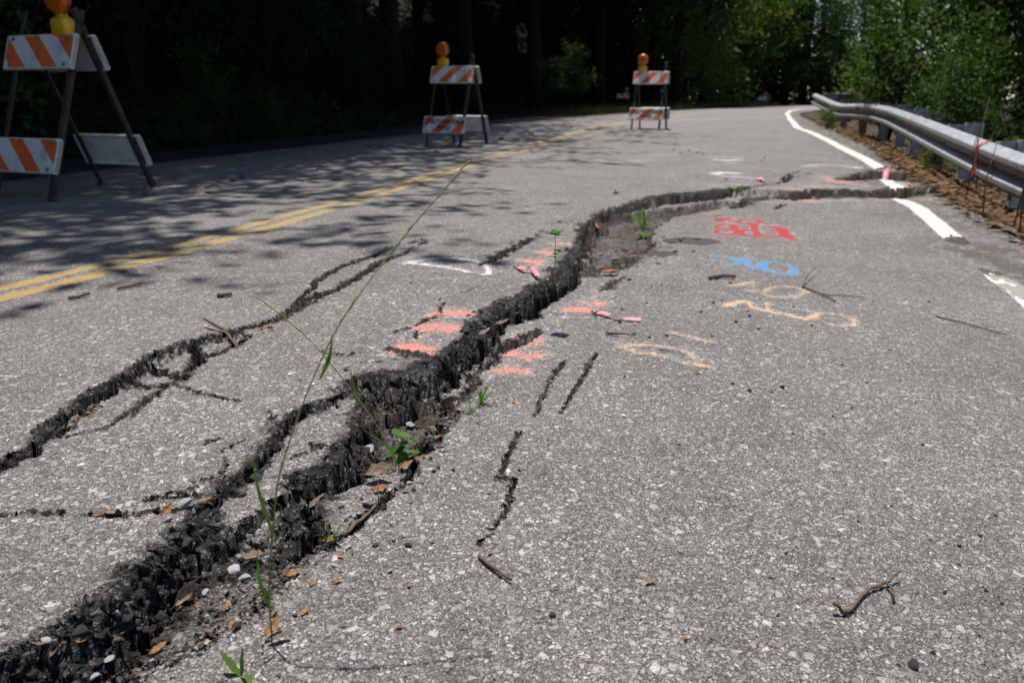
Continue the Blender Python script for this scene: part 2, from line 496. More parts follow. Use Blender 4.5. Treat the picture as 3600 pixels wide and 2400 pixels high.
FAULT = [(-60, 1660, .02), (150, 1530, .025), (330, 1395, .025), (450, 1270, .015), (620, 1180, .012), (760, 1090, .02), (850, 950, .015), (960, 888, .025), (1060, 840, .03), (1150, 742, .035), (1300, 645, .035), (1342, 560, .025), (1400, 487, .02), (1560, 454, .035), (1735, 440, .022), (1840, 445, .025), (1922, 440, .025), (2060, 445, .03), (2160, 425, .02)]
FAULT_B = [(1890, 411, .0), (1945, 411, .02), (1981, 401.5, .05), (2016, 398.5, .06), (2045, 400.5, .07), (2080, 404, .08), (2120, 408, .05)]
BROKEN = [  # tubes of raw dark binder and painted crack shade: px, py, radius m
    [(820, 890, .025), (900, 865, .045), (1000, 838, .04), (1060, 795, .035), (1125, 722, .035), (1250, 665, .03), (1325, 580, .03), (1365, 508, .035), (1500, 455, .04), (1640, 440, .035), (1735, 430, .025)],
    [(20, 1590, .065), (250, 1450, .06), (380, 1330, .06), (450, 1240, .055), (470, 1180, .04)],
    [(400, 1310, .06), (520, 1290, .055), (640, 1260, .05), (700, 1180, .035), (760, 1120, .035)],
    [(430, 1200, .03), (560, 1095, .032), (660, 980, .026), (800, 905, .024)],
    [(740, 1090, .045), (820, 1020, .045), (850, 930, .04), (930, 910, .05), (1010, 940, .05)],
    [(1350, 610, .08), (1420, 590, .09), (1480, 560, .08)],
    [(0, 1075, .026), (110, 985, .020), (240, 893, .020), (330, 832, .013), (450, 785, .018), (560, 760, .017), (640, 738, .012), (760, 672, .009), (880, 602, .010)],
    [(150, 1000, .012), (215, 988, .016), (380, 885, .020), (450, 835, .022), (540, 785, .016)],
    [(1700, 462, .06), (1760, 449, .08), (1840, 447, .10), (2011, 444, .10), (2100, 436, .12)],
    [(1930, 411, .05), (1962, 409, .09), (2016, 398.5, .14), (2080, 404, .20)],
    [(1430, 490, .06), (1520, 478, .08), (1640, 462, .08), (1700, 460, .05)],
    [(1120, 600, .012), (1200, 560, .014), (1226, 545, .01)],
    [(1390, 650, .03), (1420, 630, .03), (1440, 625, .015)],
    [(900, 800, .018), (1000, 845, .03)],
]
PITS = [  # polygons with depth m, dirt amount, softness m
    ([(850, 895), (960, 895), (1045, 885), (1040, 925), (1000, 965), (960, 1020), (905, 1055), (850, 1060), (815, 1075), (828, 1000), (822, 940)], .034, .55, .03),
    ([(1345, 530), (1400, 490), (1480, 475), (1650, 452), (1700, 452), (1660, 470), (1560, 492), (1505, 520), (1500, 560), (1440, 590), (1370, 600), (1345, 575)], .035, .75, .03),
    ([(30, 1568), (250, 1455), (420, 1225), (540, 1200), (700, 1215), (770, 1210), (690, 1290), (620, 1400), (480, 1440), (330, 1500), (230, 1600)], .016, .10, .05),
    ([(100, 1005), (190, 950), (250, 900), (300, 875), (340, 840), (450, 790), (560, 765), (545, 785), (470, 820), (400, 872), (330, 918), (270, 958), (215, 988)], .012, .05, .012),
    ([(1040, 895), (1075, 850), (1130, 770), (1200, 745), (1260, 740), (1230, 760), (1150, 790), (1100, 850), (1060, 900)], .03, .3, .02),
]

# ------------------------------------------------------------------ road surface as one dense relief
NR, NC = 820, 900
Y0, Y1 = 0.52, 64.0
g0, g1 = Y0 ** -.5, Y1 ** -.5
rows = (g0 + (g1 - g0) * np.linspace(0, 1, NR)) ** -2.0
def half_w(Y): return 0.667 * 1.16 * (Y * CP + CAM_H * SP) + 0.12
ucol = np.linspace(-1, 1, NC)
GX = half_w(rows)[:, None] * ucol[None, :]
GY = np.repeat(rows[:, None], NC, 1)

X = GX.ravel(); Y = GY.ravel()
n_a = fbm(X, Y, 9, 3, 1); n_b = fbm(X, Y, 9, 3, 41)
n_c = fbm(X, Y, 60, 2, 81); n_d = fbm(X, Y, 60, 2, 121)
far_f = 1 + np.clip(Y - 2, 0, 6) * .35
def warped(j):
    return X + (n_a * .030 + n_c * .016 * far_f) * j, Y + (n_b * .030 + n_d * .016 * far_f) * j
Z = zb(X, Y)
broken = np.zeros(X.shape); dirt = np.zeros(X.shape)

def near_mask(pts, margin):
    xs = [p[0] for p in pts]; ys = [p[1] for p in pts]
    return (X > min(xs) - margin) & (X < max(xs) + margin) & (Y > min(ys) - margin) & (Y < max(ys) + margin)

# broken edges follow whole stones: look the break up at the middle of the stone a point belongs to
sxa, sya, sva, sga = cells(X + .004 * n_c, Y + .004 * n_d, .0125, 203, True)
sxb, syb, svb, sgb = cells(X, Y, .034, 213, True)
farm = Y > 3.0
SX = np.where(farm, sxb, sxa); SY = np.where(farm, syb, sya); SV = np.where(farm, svb, sva); SG = np.where(farm, sgb, sga)
n_a = fbm(SX, SY, 9, 3, 1); n_b = fbm(SX, SY, 9, 3, 41)
WX, WY = SX + n_a * .030, SY + n_b * .030
# vertical offset across the main break
FP = [av(p[0], p[1]) for p in FAULT]
m = near_mask(FP, 2.5)
d, side, (fo,) = seg_dist(WX[m], WY[m], FP, [(p[2],) for p in FAULT])
_w = _s = 0
for _i in range(len(FP) - 1):      # throw of the fault, blended smoothly between its pieces
    _d, _, (_f,) = seg_dist(WX[m], WY[m], FP[_i:_i + 2], [(FAULT[_i][2],), (FAULT[_i + 1][2],)])
    _k = 1 / (_d + .01) ** 3; _w = _w + _k; _s = _s + _k * _f
fo = _s / _w
side = np.where(in_poly(WX[m], WY[m], FP + [(30, FP[-1][1]), (30, -5), (FP[0][0], -5)]), 1.0, -1.0)
Z[m] += np.where(side > 0, -fo * np.exp(-d / .45), .45 * fo * np.exp(-d / .28))
FP = [av(p[0], p[1]) for p in FAULT_B]
m = near_mask(FP, 1.0)
d, side, (fo,) = seg_dist(WX[m], WY[m], FP, [(p[2],) for p in FAULT_B])
Z[m] += np.where(side > 0, -fo * np.exp(-d / .25), .2 * fo * np.exp(-d / .2))
for (poly, dep, dr, soft), raw in zip(PITS, (.55, .5, .4, .06, .6)):
    PP = [av(*p) for p in poly]
    m = near_mask(PP, .3)
    x, y = WX[m], WY[m]
    d, _, _ = seg_dist(x, y, PP + PP[:1])
    sd = np.where(in_poly(x, y, PP), d, -d)
    k = ss(-soft * .25, soft, sd)
    Z[m] -= dep * k * (1 + .5 * fbm(x, y, 20, 2, 5))
    broken[m] = np.maximum(broken[m], raw * k)
    dirt[m] = np.maximum(dirt[m], dr * k * ss(-.35, .25, fbm(x, y, 24, 3, 77)))
for tube in BROKEN:
    PP = [av(p[0], p[1]) for p in tube]
    m = near_mask(PP, .35)
    d, _, (rr,) = seg_dist(WX[m], WY[m], PP, [(p[2],) for p in tube])
    k = 1 - ss(.45, 1.35, d / rr + 1.0 * fbm(X[m], Y[m], 22, 3, 33))
    broken[m] = np.maximum(broken[m], k)
for P, wd, jag, slope in CR:
    m = near_mask(P, .35)
    mixs = .72 if max(a_[0] for a_ in wd) > .007 else .4
    jag = jag if max(a_[0] for a_ in wd) > .007 else jag * .6
    x = SX[m] * mixs + X[m] * (1 - mixs) + n_a[m] * .026 * jag
    y = SY[m] * mixs + Y[m] * (1 - mixs) + n_b[m] * .026 * jag
    d, side, (hw, dep) = seg_dist(x, y, P, wd)
    thin = max(a_[0] for a_ in wd) <= .0065
    hw = (hw + (0 if thin else 1) * np.where(hw < .010, .0016, 0)) * (1 + .6 * n_a[m] + .5 * (SV[m] - .5))
    dep = np.maximum(dep, .022) if max(a_[0] for a_ in wd) > .0065 else np.minimum(dep, .011)
    e = d - hw
    soft = np.clip(.35 * hw, .0025, .012)
    k = 1 - ss(-soft, soft * .6, e)
    cut = k * dep * (1 + .35 * n_c[m])
    if slope:
        ew = e + slope * (.55 * fbm(SX[m], SY[m], 26, 3, 301) + .7 * (SV[m] - .5))
        sl = np.clip((slope - ew) / slope, 0, 1) * (side < 0)
        deep = ss(.15, -.35, (e + .3 * hw * (SV[m] - .5)) / np.maximum(hw, .004)) * dep
        cut = np.where(side < 0, np.maximum(sl ** 1.2 * np.minimum(dep * .7, slope * 1.15), deep), cut)
        broken[m] = np.maximum(broken[m], np.clip(sl * 2.2, 0, 1))
    Z[m] -= cut
    broken[m] = np.maximum(broken[m], 1 - ss(0, np.maximum(.002 if thin else .004, .7 * hw), e + (.001 if thin else .003)))
    dirt[m] = np.maximum(dirt[m], .15 * k)
# steep faces take the raw binder black, which also paints crack shade
_zz = Z.reshape(GX.shape); _gy, _gx = np.gradient(_zz)
_st = ss(.35, 1.1, np.abs(_gx / np.gradient(GX, axis=1)) + np.abs(_gy / np.gradient(GY, axis=0))).ravel()
broken = np.maximum(broken, _st)
# loose rubble in the raw parts, chips everywhere near the camera
c1, c2, cv = cells(X, Y, .021, 3)
Z += broken * (.010 * (SV - .5) * ss(0, .25, SG) + .0075 * (cv - .4) * ss(0, .22, c2 - c1) + .010 * n_c)
c1, c2, cv = cells(X + .002 * n_c, Y + .002 * n_d, .0115, 23)
fade = 1 - ss(2.2, 4.0, Y)
Z += fade * (.0022 * cv * ss(0, .30, c2 - c1)) * (cv > .25)
Z += .004 * fbm(X, Y, 5, 3, 61) + .0015 * n_a
Z -= .03 * (1 - ss(.6, 1.6, Y)) * 0
# crack across the double yellow line: worn hollows
dr_, _, _ = seg_dist(X, Y, RE)
dirt = np.maximum(dirt, .75 * (1 - ss(.0, .75, dr_ + .45 * fbm(X, Y, 3, 4, 501))) * ss(-.25, .15, fbm(X, Y, 30, 3, 511)))
dl_, _, _ = seg_dist(X, Y, LE)
dirt = np.maximum(dirt, .5 * (1 - ss(.0, .9, dl_ + .5 * fbm(X, Y, 3, 4, 521))))
GZ = Z.reshape(GX.shape)
gy_, gx_ = np.gradient(GZ)
steep = ss(.5, 1.6, np.abs(gx_ / np.gradient(GX, axis=1)) + np.abs(gy_ / np.gradient(GY, axis=0))).ravel()

def gz(x, y):
    """height of the built road surface"""
    r = (np.clip(y, Y0, Y1) ** -.5 - g0) / (g1 - g0) * (NR - 1)
    c = (x / half_w(y) + 1) / 2 * (NC - 1)
    r = min(max(r, 0), NR - 1.001); c = min(max(c, 0), NC - 1.001)
    i, j = int(r), int(c); fr, fc = r - i, c - j
    return float((GZ[i, j] * (1 - fc) + GZ[i, j + 1] * fc) * (1 - fr) + (GZ[i + 1, j] * (1 - fc) + GZ[i + 1, j + 1] * fc) * fr)

idx = np.arange(NR * NC).reshape(NR, NC)
Q = np.stack([idx[:-1, :-1], idx[:-1, 1:], idx[1:, 1:], idx[1:, :-1]], -1).reshape(-1, 4)
qx = X[Q].mean(1); qy = Y[Q].mean(1)
edge_n = fbm(qx, qy, 4, 3, 91) * .12
dR, sR, _ = seg_dist(qx, qy, RE)
dL, sL, _ = seg_dist(qx, qy, LE)
inside = in_poly(qx, qy, ROAD_POLY)
keep = (inside & ~(dR < np.clip(edge_n, 0, 1))) | ((~inside) & (dR < edge_n) & (sR > 0))
CO = np.stack([X + steep * .018 * fbm(X + Z * 3.1, Y + Z * 4.3, 32, 3, 401), Y + steep * .018 * fbm(X + Z * 4.1, Y - Z * 2.7, 32, 3, 431), Z], 1)
def sub_mesh(name, qmask, lift=0.0, extra=None):
    q = Q[qmask]
    u, inv = np.unique(q, return_inverse=True)
    co = CO[u].copy(); co[:, 2] += lift
    at_ = {'broken': broken[u], 'dirt': dirt[u]}
    for k, v in (extra or {}).items(): at_[k] = v[u]
    return mesh_np(name, co, inv.reshape(-1, 4), True, at_)
road = link('road', sub_mesh('road', keep), M['asphalt'])
tag(road, 'cracked and slumped grey asphalt road with coarse pale stone chips', 'road', kind='structure')

# ------------------------------------------------------------------ paint on the road
n_e = fbm(X, Y, 34, 2, 611)
def paint(name, mat, strokes, label=None, lift=.0007, soft=.55, noise=.35, jag=.25, thr=.06):
    """strokes: list of ([(x, y), ...] world points, half width m or list, strength)"""
    mask = np.zeros(X.shape)
    for pts, hw, s in strokes:
        m_ = near_mask(pts, .35)
        if not m_.any(): continue
        hws = hw if hasattr(hw, '__len__') else [hw] * len(pts)
        x = X[m_] + n_a[m_] * .03 * jag + n_c[m_] * .012 * jag
        y = Y[m_] + n_b[m_] * .03 * jag + n_d[m_] * .012 * jag
        d_, _, (h_,) = seg_dist(x, y, pts, [(a,) for a in hws])
        v = (1 - ss(1 - soft, 1 + soft * .6, d_ / h_ + noise * (.8 * n_a[m_] + 1.1 * n_e[m_]))) * s
        mask[m_] = np.maximum(mask[m_], v)
    qm = (mask[Q].max(1) > thr) & keep & (broken[Q].mean(1) < .62)
    if not qm.any(): return None
    o = link(name, sub_mesh(name, qm, lift, {'mask': mask}), mat, road)
    if label: o['label'] = label
    return o

def offset_line(pts, off):
    out = []
    for i, p in enumerate(pts):
        a = pts[max(i - 1, 0)]; b = pts[min(i + 1, len(pts) - 1)]
        dx, dy = b[0] - a[0], b[1] - a[1]; L = math.hypot(dx, dy)
        out.append((p[0] + dy / L * off, p[1] - dx / L * off))
    return out
YEL = [at(*p) for p in [(0, 1034), (500, 908), (900, 800), (1290, 690), (1650, 577), (1900, 505), (2080, 452), (2250, 425), (2420, 402), (2560, 391)]]
(xa, ya), (xb, yb) = YEL[0], YEL[1]
YEL = [(xa - (xb - xa), ya - (yb - ya))] + YEL
paint('centre_line', M['yellow'], [(offset_line(YEL, -.062), .034, 1.0)], 'worn left stripe of the double yellow centre line', soft=.12, jag=.35, noise=.12)
paint('centre_line', M['yellow'], [(offset_line(YEL, .062), .038, 1.0)], 'right stripe of the double yellow centre line', soft=.12, jag=.25, noise=.10)
WL1 = [at(*p) for p in [(3365, 850), (3300, 790), (3230, 730), (3160, 690)]]
WL2 = [at(*p) for p in [(3165, 665), (3128, 626)]]
WL3 = [at(*p) for p in [(3104, 600), (3033, 555), (2910, 493), (2849, 465), (2803, 449), (2778, 420), (2767, 400), (2778, 390), (2813, 383), (2900, 378)]]
WL0 = [at(*p) for p in [(3900, 1300), (3760, 1180), (3600, 1035), (3520, 985), (3465, 953)]]
paint('edge_line', M['white'], [(WL0, [.06, .06, .06, .055, .03], 1.0)], 'near ragged end of the white edge line, past the dark worn patch', soft=.12, jag=.3, noise=.2)
paint('edge_line', M['white'], [(WL1, .06, 1.0)], 'white edge line piece between the worn patch and the near break', soft=.10, jag=.12, noise=.1)
paint('edge_line', M['white'], [(WL2, .085, 1.0)], 'short white edge line piece stranded between two breaks', soft=.10, jag=.12, noise=.1)
paint('edge_line', M['white'], [(WL3, .065, 1.0)], 'far run of white edge line curving right beside the guardrail', soft=.10, jag=.12, noise=.1)
paint('stop_line', M['chalk'], [([at(2330, 425), at(2520, 418), at(2770, 412)], .10, .75)], 'thin pale transverse line across the far lane', jag=.3)

def S(pts, hw, s=1.0): return ([av(*p) for p in pts], hw, s)
# salmon spray dashes
def dash(x, y, w_, s=1.0, hw=.02, tilt=0.0):
    return S([(x - w_ * .8, y - tilt), (x, y), (x + w_ * .8, y + tilt)], [hw * 1.6, hw * 2.7, hw * 1.6], s)
paint('spray_mark', M['salmon'], [dash(1022, 726, 14, 1, .024), dash(1052, 727, 12, 1, .022), dash(985, 757, 14, 1, .026), dash(1020, 760, 14, 1, .024), S([(1045, 730), (1010, 752), (985, 762), (950, 785)], .012, .55), dash(920, 806, 15, 1.1, .028), dash(950, 808, 16, 1, .028)], 'salmon zigzag spray dashes on the upper slab left of the wide gap', soft=.9, noise=.9, jag=1.2)
paint('spray_mark', M['salmon'], [dash(1290, 563, 16, .9, .022), dash(1257, 582, 14, 1, .026), dash(1228, 604, 20, 1, .026), dash(1203, 622, 14, 1, .024), S([(1290, 565), (1262, 582), (1235, 600), (1205, 625)], .014, .5)], 'salmon zigzag spray dashes on the upper slab behind the pink ribbon', soft=.9, noise=.9, jag=1.2)
paint('spray_mark', M['salmon'], [dash(1212, 751, 14, 1, .022), dash(1238, 764, 14, 1, .022), dash(1185, 786, 14, 1, .022), dash(1215, 795, 16, 1, .024), dash(1160, 830, 14, 1, .024), dash(1180, 836, 16, 1, .024), S([(1225, 760), (1205, 788), (1180, 812), (1175, 850)], .012, .55)], 'salmon zigzag spray dashes on the lower slab right of the wide gap', soft=.9, noise=.9, jag=1.2)
paint('spray_mark', M['salmon'], [dash(1388, 652, 12, .9, .022), dash(1360, 680, 12, 1, .022), dash(1325, 695, 18, 1, .022), S([(1400, 640), (1385, 655), (1360, 678), (1325, 696)], .012, .5)], 'salmon spray dashes beside the right hand pink ribbon', soft=.9, noise=.9, jag=1.2)
zz = lambda pts, hw, s=1.0: S([Z4(*p) for p in pts], hw, s)
paint('spray_mark', M['salmon'], [zz([(545, 395), (650, 405)], .05, .8), zz([(780, 395), (880, 405)], .06, .9), zz([(980, 375), (1070, 385)], .05, .9), zz([(1150, 370), (1250, 380)], .05, .9), zz([(1290, 385), (1560, 398)], .03, .4), zz([(1160, 265), (1220, 285), (1300, 325)], .07, .9), zz([(1300, 322), (1420, 312), (1510, 297)], .07, 1), zz([(1480, 342), (1600, 355), (1720, 375)], .06, .8), zz([(220, 350), (320, 360)], .05, .8), zz([(0, 362), (90, 368)], .05, .7)], 'salmon spray dashes on the far slab between the two cross breaks', soft=.8, noise=.7, jag=.8)
paint('spray_mark', M['salmon'], [zz([(160, 505), (270, 498)], .05, .8), zz([(520, 500), (640, 505)], .05, .7), zz([(780, 502), (900, 492)], .05, .7), zz([(980, 495), (1070, 500)], .06, 1), zz([(1130, 480), (1220, 484)], .05, .8), zz([(1380, 478), (1480, 482)], .05, .7), zz([(1690, 472), (1790, 482)], .055, .9), zz([(2060, 460), (2200, 475), (2340, 505)], .05, .7)], 'row of faint salmon spray dashes along the near lip of the cross break', soft=.8, noise=.7, jag=.8)
paint('spray_mark', M['salmon'], [zz([(1830, 198), (1905, 205)], .09, 1), zz([(1900, 180), (1990, 185)], .07, .9), zz([(1990, 310), (2060, 370)], .05, .9)], 'salmon spray dashes on the broken corner beside the leaf litter', soft=.8, noise=.6, jag=.8)
# red figures
q1 = lambda x, y: ((2440 + x / 5.6) / K, (720 + y / 5.6) / K)
r_ = lambda pts, hw=.026, s=1.0: S([q1(*p) for p in pts], hw * .78, s)
def ell(cx, cy, rx, ry, a0=0, a1=360, n=20):
    return [(cx + rx * math.cos(R(a0 + (a1 - a0) * i / n)), cy + ry * math.sin(R(a0 + (a1 - a0) * i / n))) for i in range(n + 1)]
paint('spray_figures', M['red'], [
    r_([(430, 310), (540, 280), (600, 245), (730, 245)], .034), r_([(640, 260), (740, 290), (850, 325)], .028),
    r_(ell(1110, 305, 220, 48), .026), r_([(1120, 345), (1180, 400), (1200, 470)], .034),
    r_(ell(640, 412, 190, 50), .026), r_(ell(650, 525, 215, 58), .030), r_([(800, 400), (830, 470), (880, 540)], .04),
    r_(ell(1080, 540, 170, 55, 150, 400), .026), r_([(1180, 480), (1230, 540), (1280, 590)], .03), r_([(900, 470), (1060, 480), (1200, 480)], .02, .7),
    r_([(960, 590), (1200, 600), (1400, 580), (1700, 600), (1900, 640)], .032), r_([(1430, 500), (1560, 500), (1680, 500)], .024), r_([(1380, 400), (1520, 408), (1640, 430)], .018, .6),
    r_([(1600, 430), (1720, 450), (1760, 530), (1840, 600), (1920, 650)], .055), r_([(1900, 640), (1990, 625), (2060, 640)], .04, .35)],
    'red sprayed figures 10 over 88E on the slumped lane', soft=.5, noise=.5, jag=.35)
paint('spray_figures', M['blue'], [
    r_([(410, 985), (560, 1000), (700, 1020), (800, 1050), (850, 1100)], .022), r_([(740, 1150), (840, 1150), (920, 1100), (1000, 1060)], .026), r_([(990, 1050), (1060, 1040), (1160, 1065)], .014, .6),
    r_([(1000, 1070), (1060, 1140), (1160, 1220), (1300, 1250), (1480, 1280), (1650, 1330), (1850, 1355), (1980, 1335), (2000, 1270), (1920, 1200), (1800, 1165), (1600, 1125), (1420, 1115), (1330, 1150), (1330, 1230), (1420, 1270)], .022)],
    'blue sprayed number resembling 40 on the slumped lane', soft=.5, noise=.5, jag=.35)
q2 = lambda x, y: ((2140 + x / 2.5565) / K, (960 + y / 2.5565) / K)
p_ = lambda pts, hw=.016, s=1.0: S([q2(*p) for p in pts], hw, s)
paint('spray_figures', M['peach'], [p_([(1090, 100), (1180, 85), (1300, 65)], .018, .9), p_([(1290, 60), (1290, 145)], .010, .5), p_([(1255, 142), (1310, 145)], .013, .7), p_(ell(1575, 160, 185, 48), .013, .72)], 'faint peach sprayed 10 below the blue number', soft=.8, noise=.6, jag=.5)
paint('spray_figures', M['peach'], [p_([(1040, 275), (1130, 250), (1200, 235), (1250, 245), (1290, 290), (1400, 325), (1500, 345), (1610, 362)], .016, 1), p_([(1430, 262), (1450, 300), (1470, 330)], .016, 1), p_([(1610, 362), (1680, 390), (1740, 400), (1830, 385), (1880, 355), (1950, 352), (2080, 368), (2180, 400), (2225, 435), (2190, 465), (2100, 468), (1990, 455)], .014, .9), p_([(1590, 305), (1720, 315), (1830, 345)], .012, .55)], 'peach sprayed scrawl like 750 below the faint 10', soft=.8, noise=.6, jag=.5)
paint('spray_ring', M['peach'], [p_([(870, 815), (780, 790), (560, 735), (380, 695), (200, 660), (110, 630), (160, 605), (330, 605), (480, 625), (620, 655), (740, 710), (810, 770), (870, 815)], .013, .75), p_([(700, 775), (800, 790), (880, 815)], .018, .8), p_([(540, 500), (700, 540), (800, 565), (890, 582)], [.008, .010, .013, .016], .7)], 'faint peach sprayed loop round a small dark plug', soft=.8, noise=.6, jag=.5)
q3 = lambda x, y: ((1340 + x / 2.94) / K, (820 + y / 2.94) / K)
w_ = lambda pts, hw=.016, s=1.0: S([q3(*p) for p in pts], hw, s)
paint('spray_ring', M['chalk'], [w_([(300, 315), (400, 285), (560, 262), (760, 262), (900, 280), (1000, 310), (1070, 340)], .014, .9), w_([(260, 310), (330, 320), (440, 325), (560, 350), (700, 378), (820, 395), (900, 410)], .018, .95), w_([(240, 312), (340, 300)], .026, .8), w_([(1090, 345), (1115, 400), (1080, 440), (1020, 435)], .018, .9)], 'white sprayed oval crossed by a thin crack', soft=.8, noise=.6, jag=.5)
paint('spray_mark', M['peach'], [w_([(1900, 785), (2000, 795), (2130, 800)], .010, .6)], 'faint peach dash at the edge of the gap', soft=.8)
paint('spray_figures', M['chalk'], [zz([(-150, 70), (40, 65), (290, 70)], .05, .7), zz([(40, 90), (160, 100), (280, 95)], .06, .9), zz([(170, 125), (240, 130)], .04, .6)], 'white sprayed letters on the far lane, upper scrawl', soft=.7, noise=.6, jag=.5)
paint('spray_figures', M['chalk'], [zz([(20, 235), (120, 225), (240, 235)], .06, .9), zz([(60, 255), (200, 268), (400, 280)], .045, .8)], 'white sprayed letters on the far lane, lower scrawl', soft=.7, noise=.6, jag=.5)
paint('spray_line', M['chalk'], [zz([(980, 155), (1100, 145), (1250, 145), (1380, 160), (1540, 180)], .04, .7), zz([(1480, 170), (1550, 183)], .06, .9)], 'thin white sprayed line leading to the broken edge line', soft=.7, noise=.6, jag=.5)
for i, (x, y) in enumerate([(1860, 555), (1940, 565), (2060, 545), (2130, 567), (2240, 566), (2330, 545), (2440, 525)]):
    a = at(x - 22, y); b = at(x + 22, y)
    paint('paint_fleck', M['chalk'], [([a, b], .07, .55)], soft=.8, noise=.8, jag=.8)
# filled test holes and the worn dark patch by the edge line
paint('hole_patch', M['patch'], [([at(2370, 842), at(2430, 843), at(2490, 842)], [.06, .10, .06], 1.0)], 'larger dark oval filled hole in the lane', soft=.15, noise=.1, jag=.1)
paint('hole_patch', M['patch'], [([at(2275, 880), at(2310, 882), at(2345, 882)], [.05, .085, .05], 1.0)], 'smaller dark oval filled hole nearest the broken pit', soft=.15, noise=.15, jag=.2)
paint('hole_patch', M['patch'], [([at(2330, 1219), at(2344, 1221)], .013, 1.0)], 'tiny dark plug inside the peach sprayed loop', soft=.2, noise=.1, jag=.1)
paint('worn_patch', M['worn'], [([at(3360, 880), at(3450, 900), at(3560, 935), at(3680, 980), at(3800, 1050)], [.09, .14, .17, .2, .2], .9), ([at(3420, 855), at(3560, 890), at(3700, 930)], .12, .7)], 'dark bare worn patch where the edge line is lost', soft=.6, noise=.9, jag=1.5)
print('road done')

# ------------------------------------------------------------------ ground, verge and hillside
rail_px = [(3600, 541, 5.64), (3450, 487, 6.5), (3242, 412, 9.4), (3110, 369, 13.8), (3018, 365, 16.1), (2952, 366, 17.6), (2905, 345, 19.6), (2868, 329, 21.4)]
RAIL = [wp(*p) for p in rail_px]
def terrain_z(x, y):
    x = np.asarray(x, float); y = np.asarray(y, float)
    dr, sr, _ = seg_dist(x, y, RE); dl, sl, _ = seg_dist(x, y, LE)
    ins = in_poly(x, y, ROAD_POLY)
    right = (~ins) & (dr < dl); left = (~ins) & ~(dr < dl)
    z = zb(x, np.minimum(y, 60))
    zi = z - .03 - .6 * ss(.05, .5, np.minimum(dr, dl))
    zr = z - .035 - .20 * ss(.0, .9, dr) - .14 * ss(.8, 1.8, dr) * (1 - ss(17, 23, y)) - .45 * np.clip(dr - 2.0, 0, 7)
    start = 1.5 + 5.0 * ss(14, 27, y)
    zl = z - .03 - .10 * ss(.9, start, dl) + .62 * np.clip(dl - start, 0, 20) * (1 - ss(2, 13, x - .12 * (y - 60))) + .15 * fbm(x, y, .7, 2, 9) * ss(start, start + 2, dl)
    z = np.where(ins, zi, np.where(right, zr, zl))
    return z + .035 * fbm(x, y, 2.2, 3, 19) * ss(.1, 1.2, np.where(ins, 0, np.minimum(dr, dl)))

def sinh_axis(c, lo, hi, n, k):
    t = np.linspace(math.asinh((lo - c) / k), math.asinh((hi - c) / k), n)
    return c + k * np.sinh(t)
ax_ = sinh_axis(3.5, -110, 130, 260, 3.0); ay_ = sinh_axis(6.5, -25, 190, 260, 4.0)
TX, TY = np.meshgrid(ax_, ay_)
TZ = terrain_z(TX.ravel(), TY.ravel())
ti = np.arange(TX.size).reshape(TX.shape)
TQ = np.stack([ti[:-1, :-1], ti[:-1, 1:], ti[1:, 1:], ti[1:, :-1]], -1).reshape(-1, 4)
m = NT('leaf_strewn_soil')
co = m.obj()
v = m.n('TexVoronoi', feature='F1', inp={'Vector': co, 'Scale': 34.0})
sp = m.n('SeparateColor', inp={0: v.outputs['Color']})
c = m.ramp(sp.outputs[0], [(0, (.030, .020, .013)), (.4, (.060, .037, .023)), (.75, (.11, .068, .042)), (1, (.18, .12, .08))])
soil = m.ramp(m.noise(co, 18, 4), [(.3, (.022, .017, .012)), (.7, (.075, .057, .042))])
c = m.mix(m.maprange(v.outputs['Distance'], .3, .55), c, soil)
c = m.mix(m.maprange(m.noise(co, 1.3, 3), .45, .65, 0, .55), c, soil)
m.pbr(c, .9, m.bump(v.outputs['Distance'], .6, .02), spec=.2)
M['soil'] = m.m
TC = np.stack([TX.ravel(), TY.ravel(), TZ], 1)
tqx = TC[TQ][:, :, 0].mean(1); tqy = TC[TQ][:, :, 1].mean(1)
t_left = (seg_dist(tqx, tqy, LE)[0] < seg_dist(tqx, tqy, RE)[0]) & ~in_poly(tqx, tqy, ROAD_POLY)
def part_mesh(name, q):
    u, inv = np.unique(q, return_inverse=True)
    return mesh_np(name, TC[u], inv.reshape(-1, 4))
ground = link('ground', part_mesh('ground', TQ[~t_left]), M['soil'])
m = NT('shade_dark_humus'); co = m.obj(); n_ = m.noise(co, 9, 5, .65)  # darker than real forest floor: the wood's shade is in the colour
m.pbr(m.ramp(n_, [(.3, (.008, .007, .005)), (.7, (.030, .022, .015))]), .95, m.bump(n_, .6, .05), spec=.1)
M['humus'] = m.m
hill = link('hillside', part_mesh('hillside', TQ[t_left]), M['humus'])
tag(hill, 'steep humus bank coloured shade-dark under the wood left of the road', 'hillside', kind='structure')
tag(ground, 'leaf strewn soil verge falling away behind the guardrail', 'ground', kind='structure')

def tz(x, y): return float(terrain_z(np.array([x]), np.array([y]))[0])

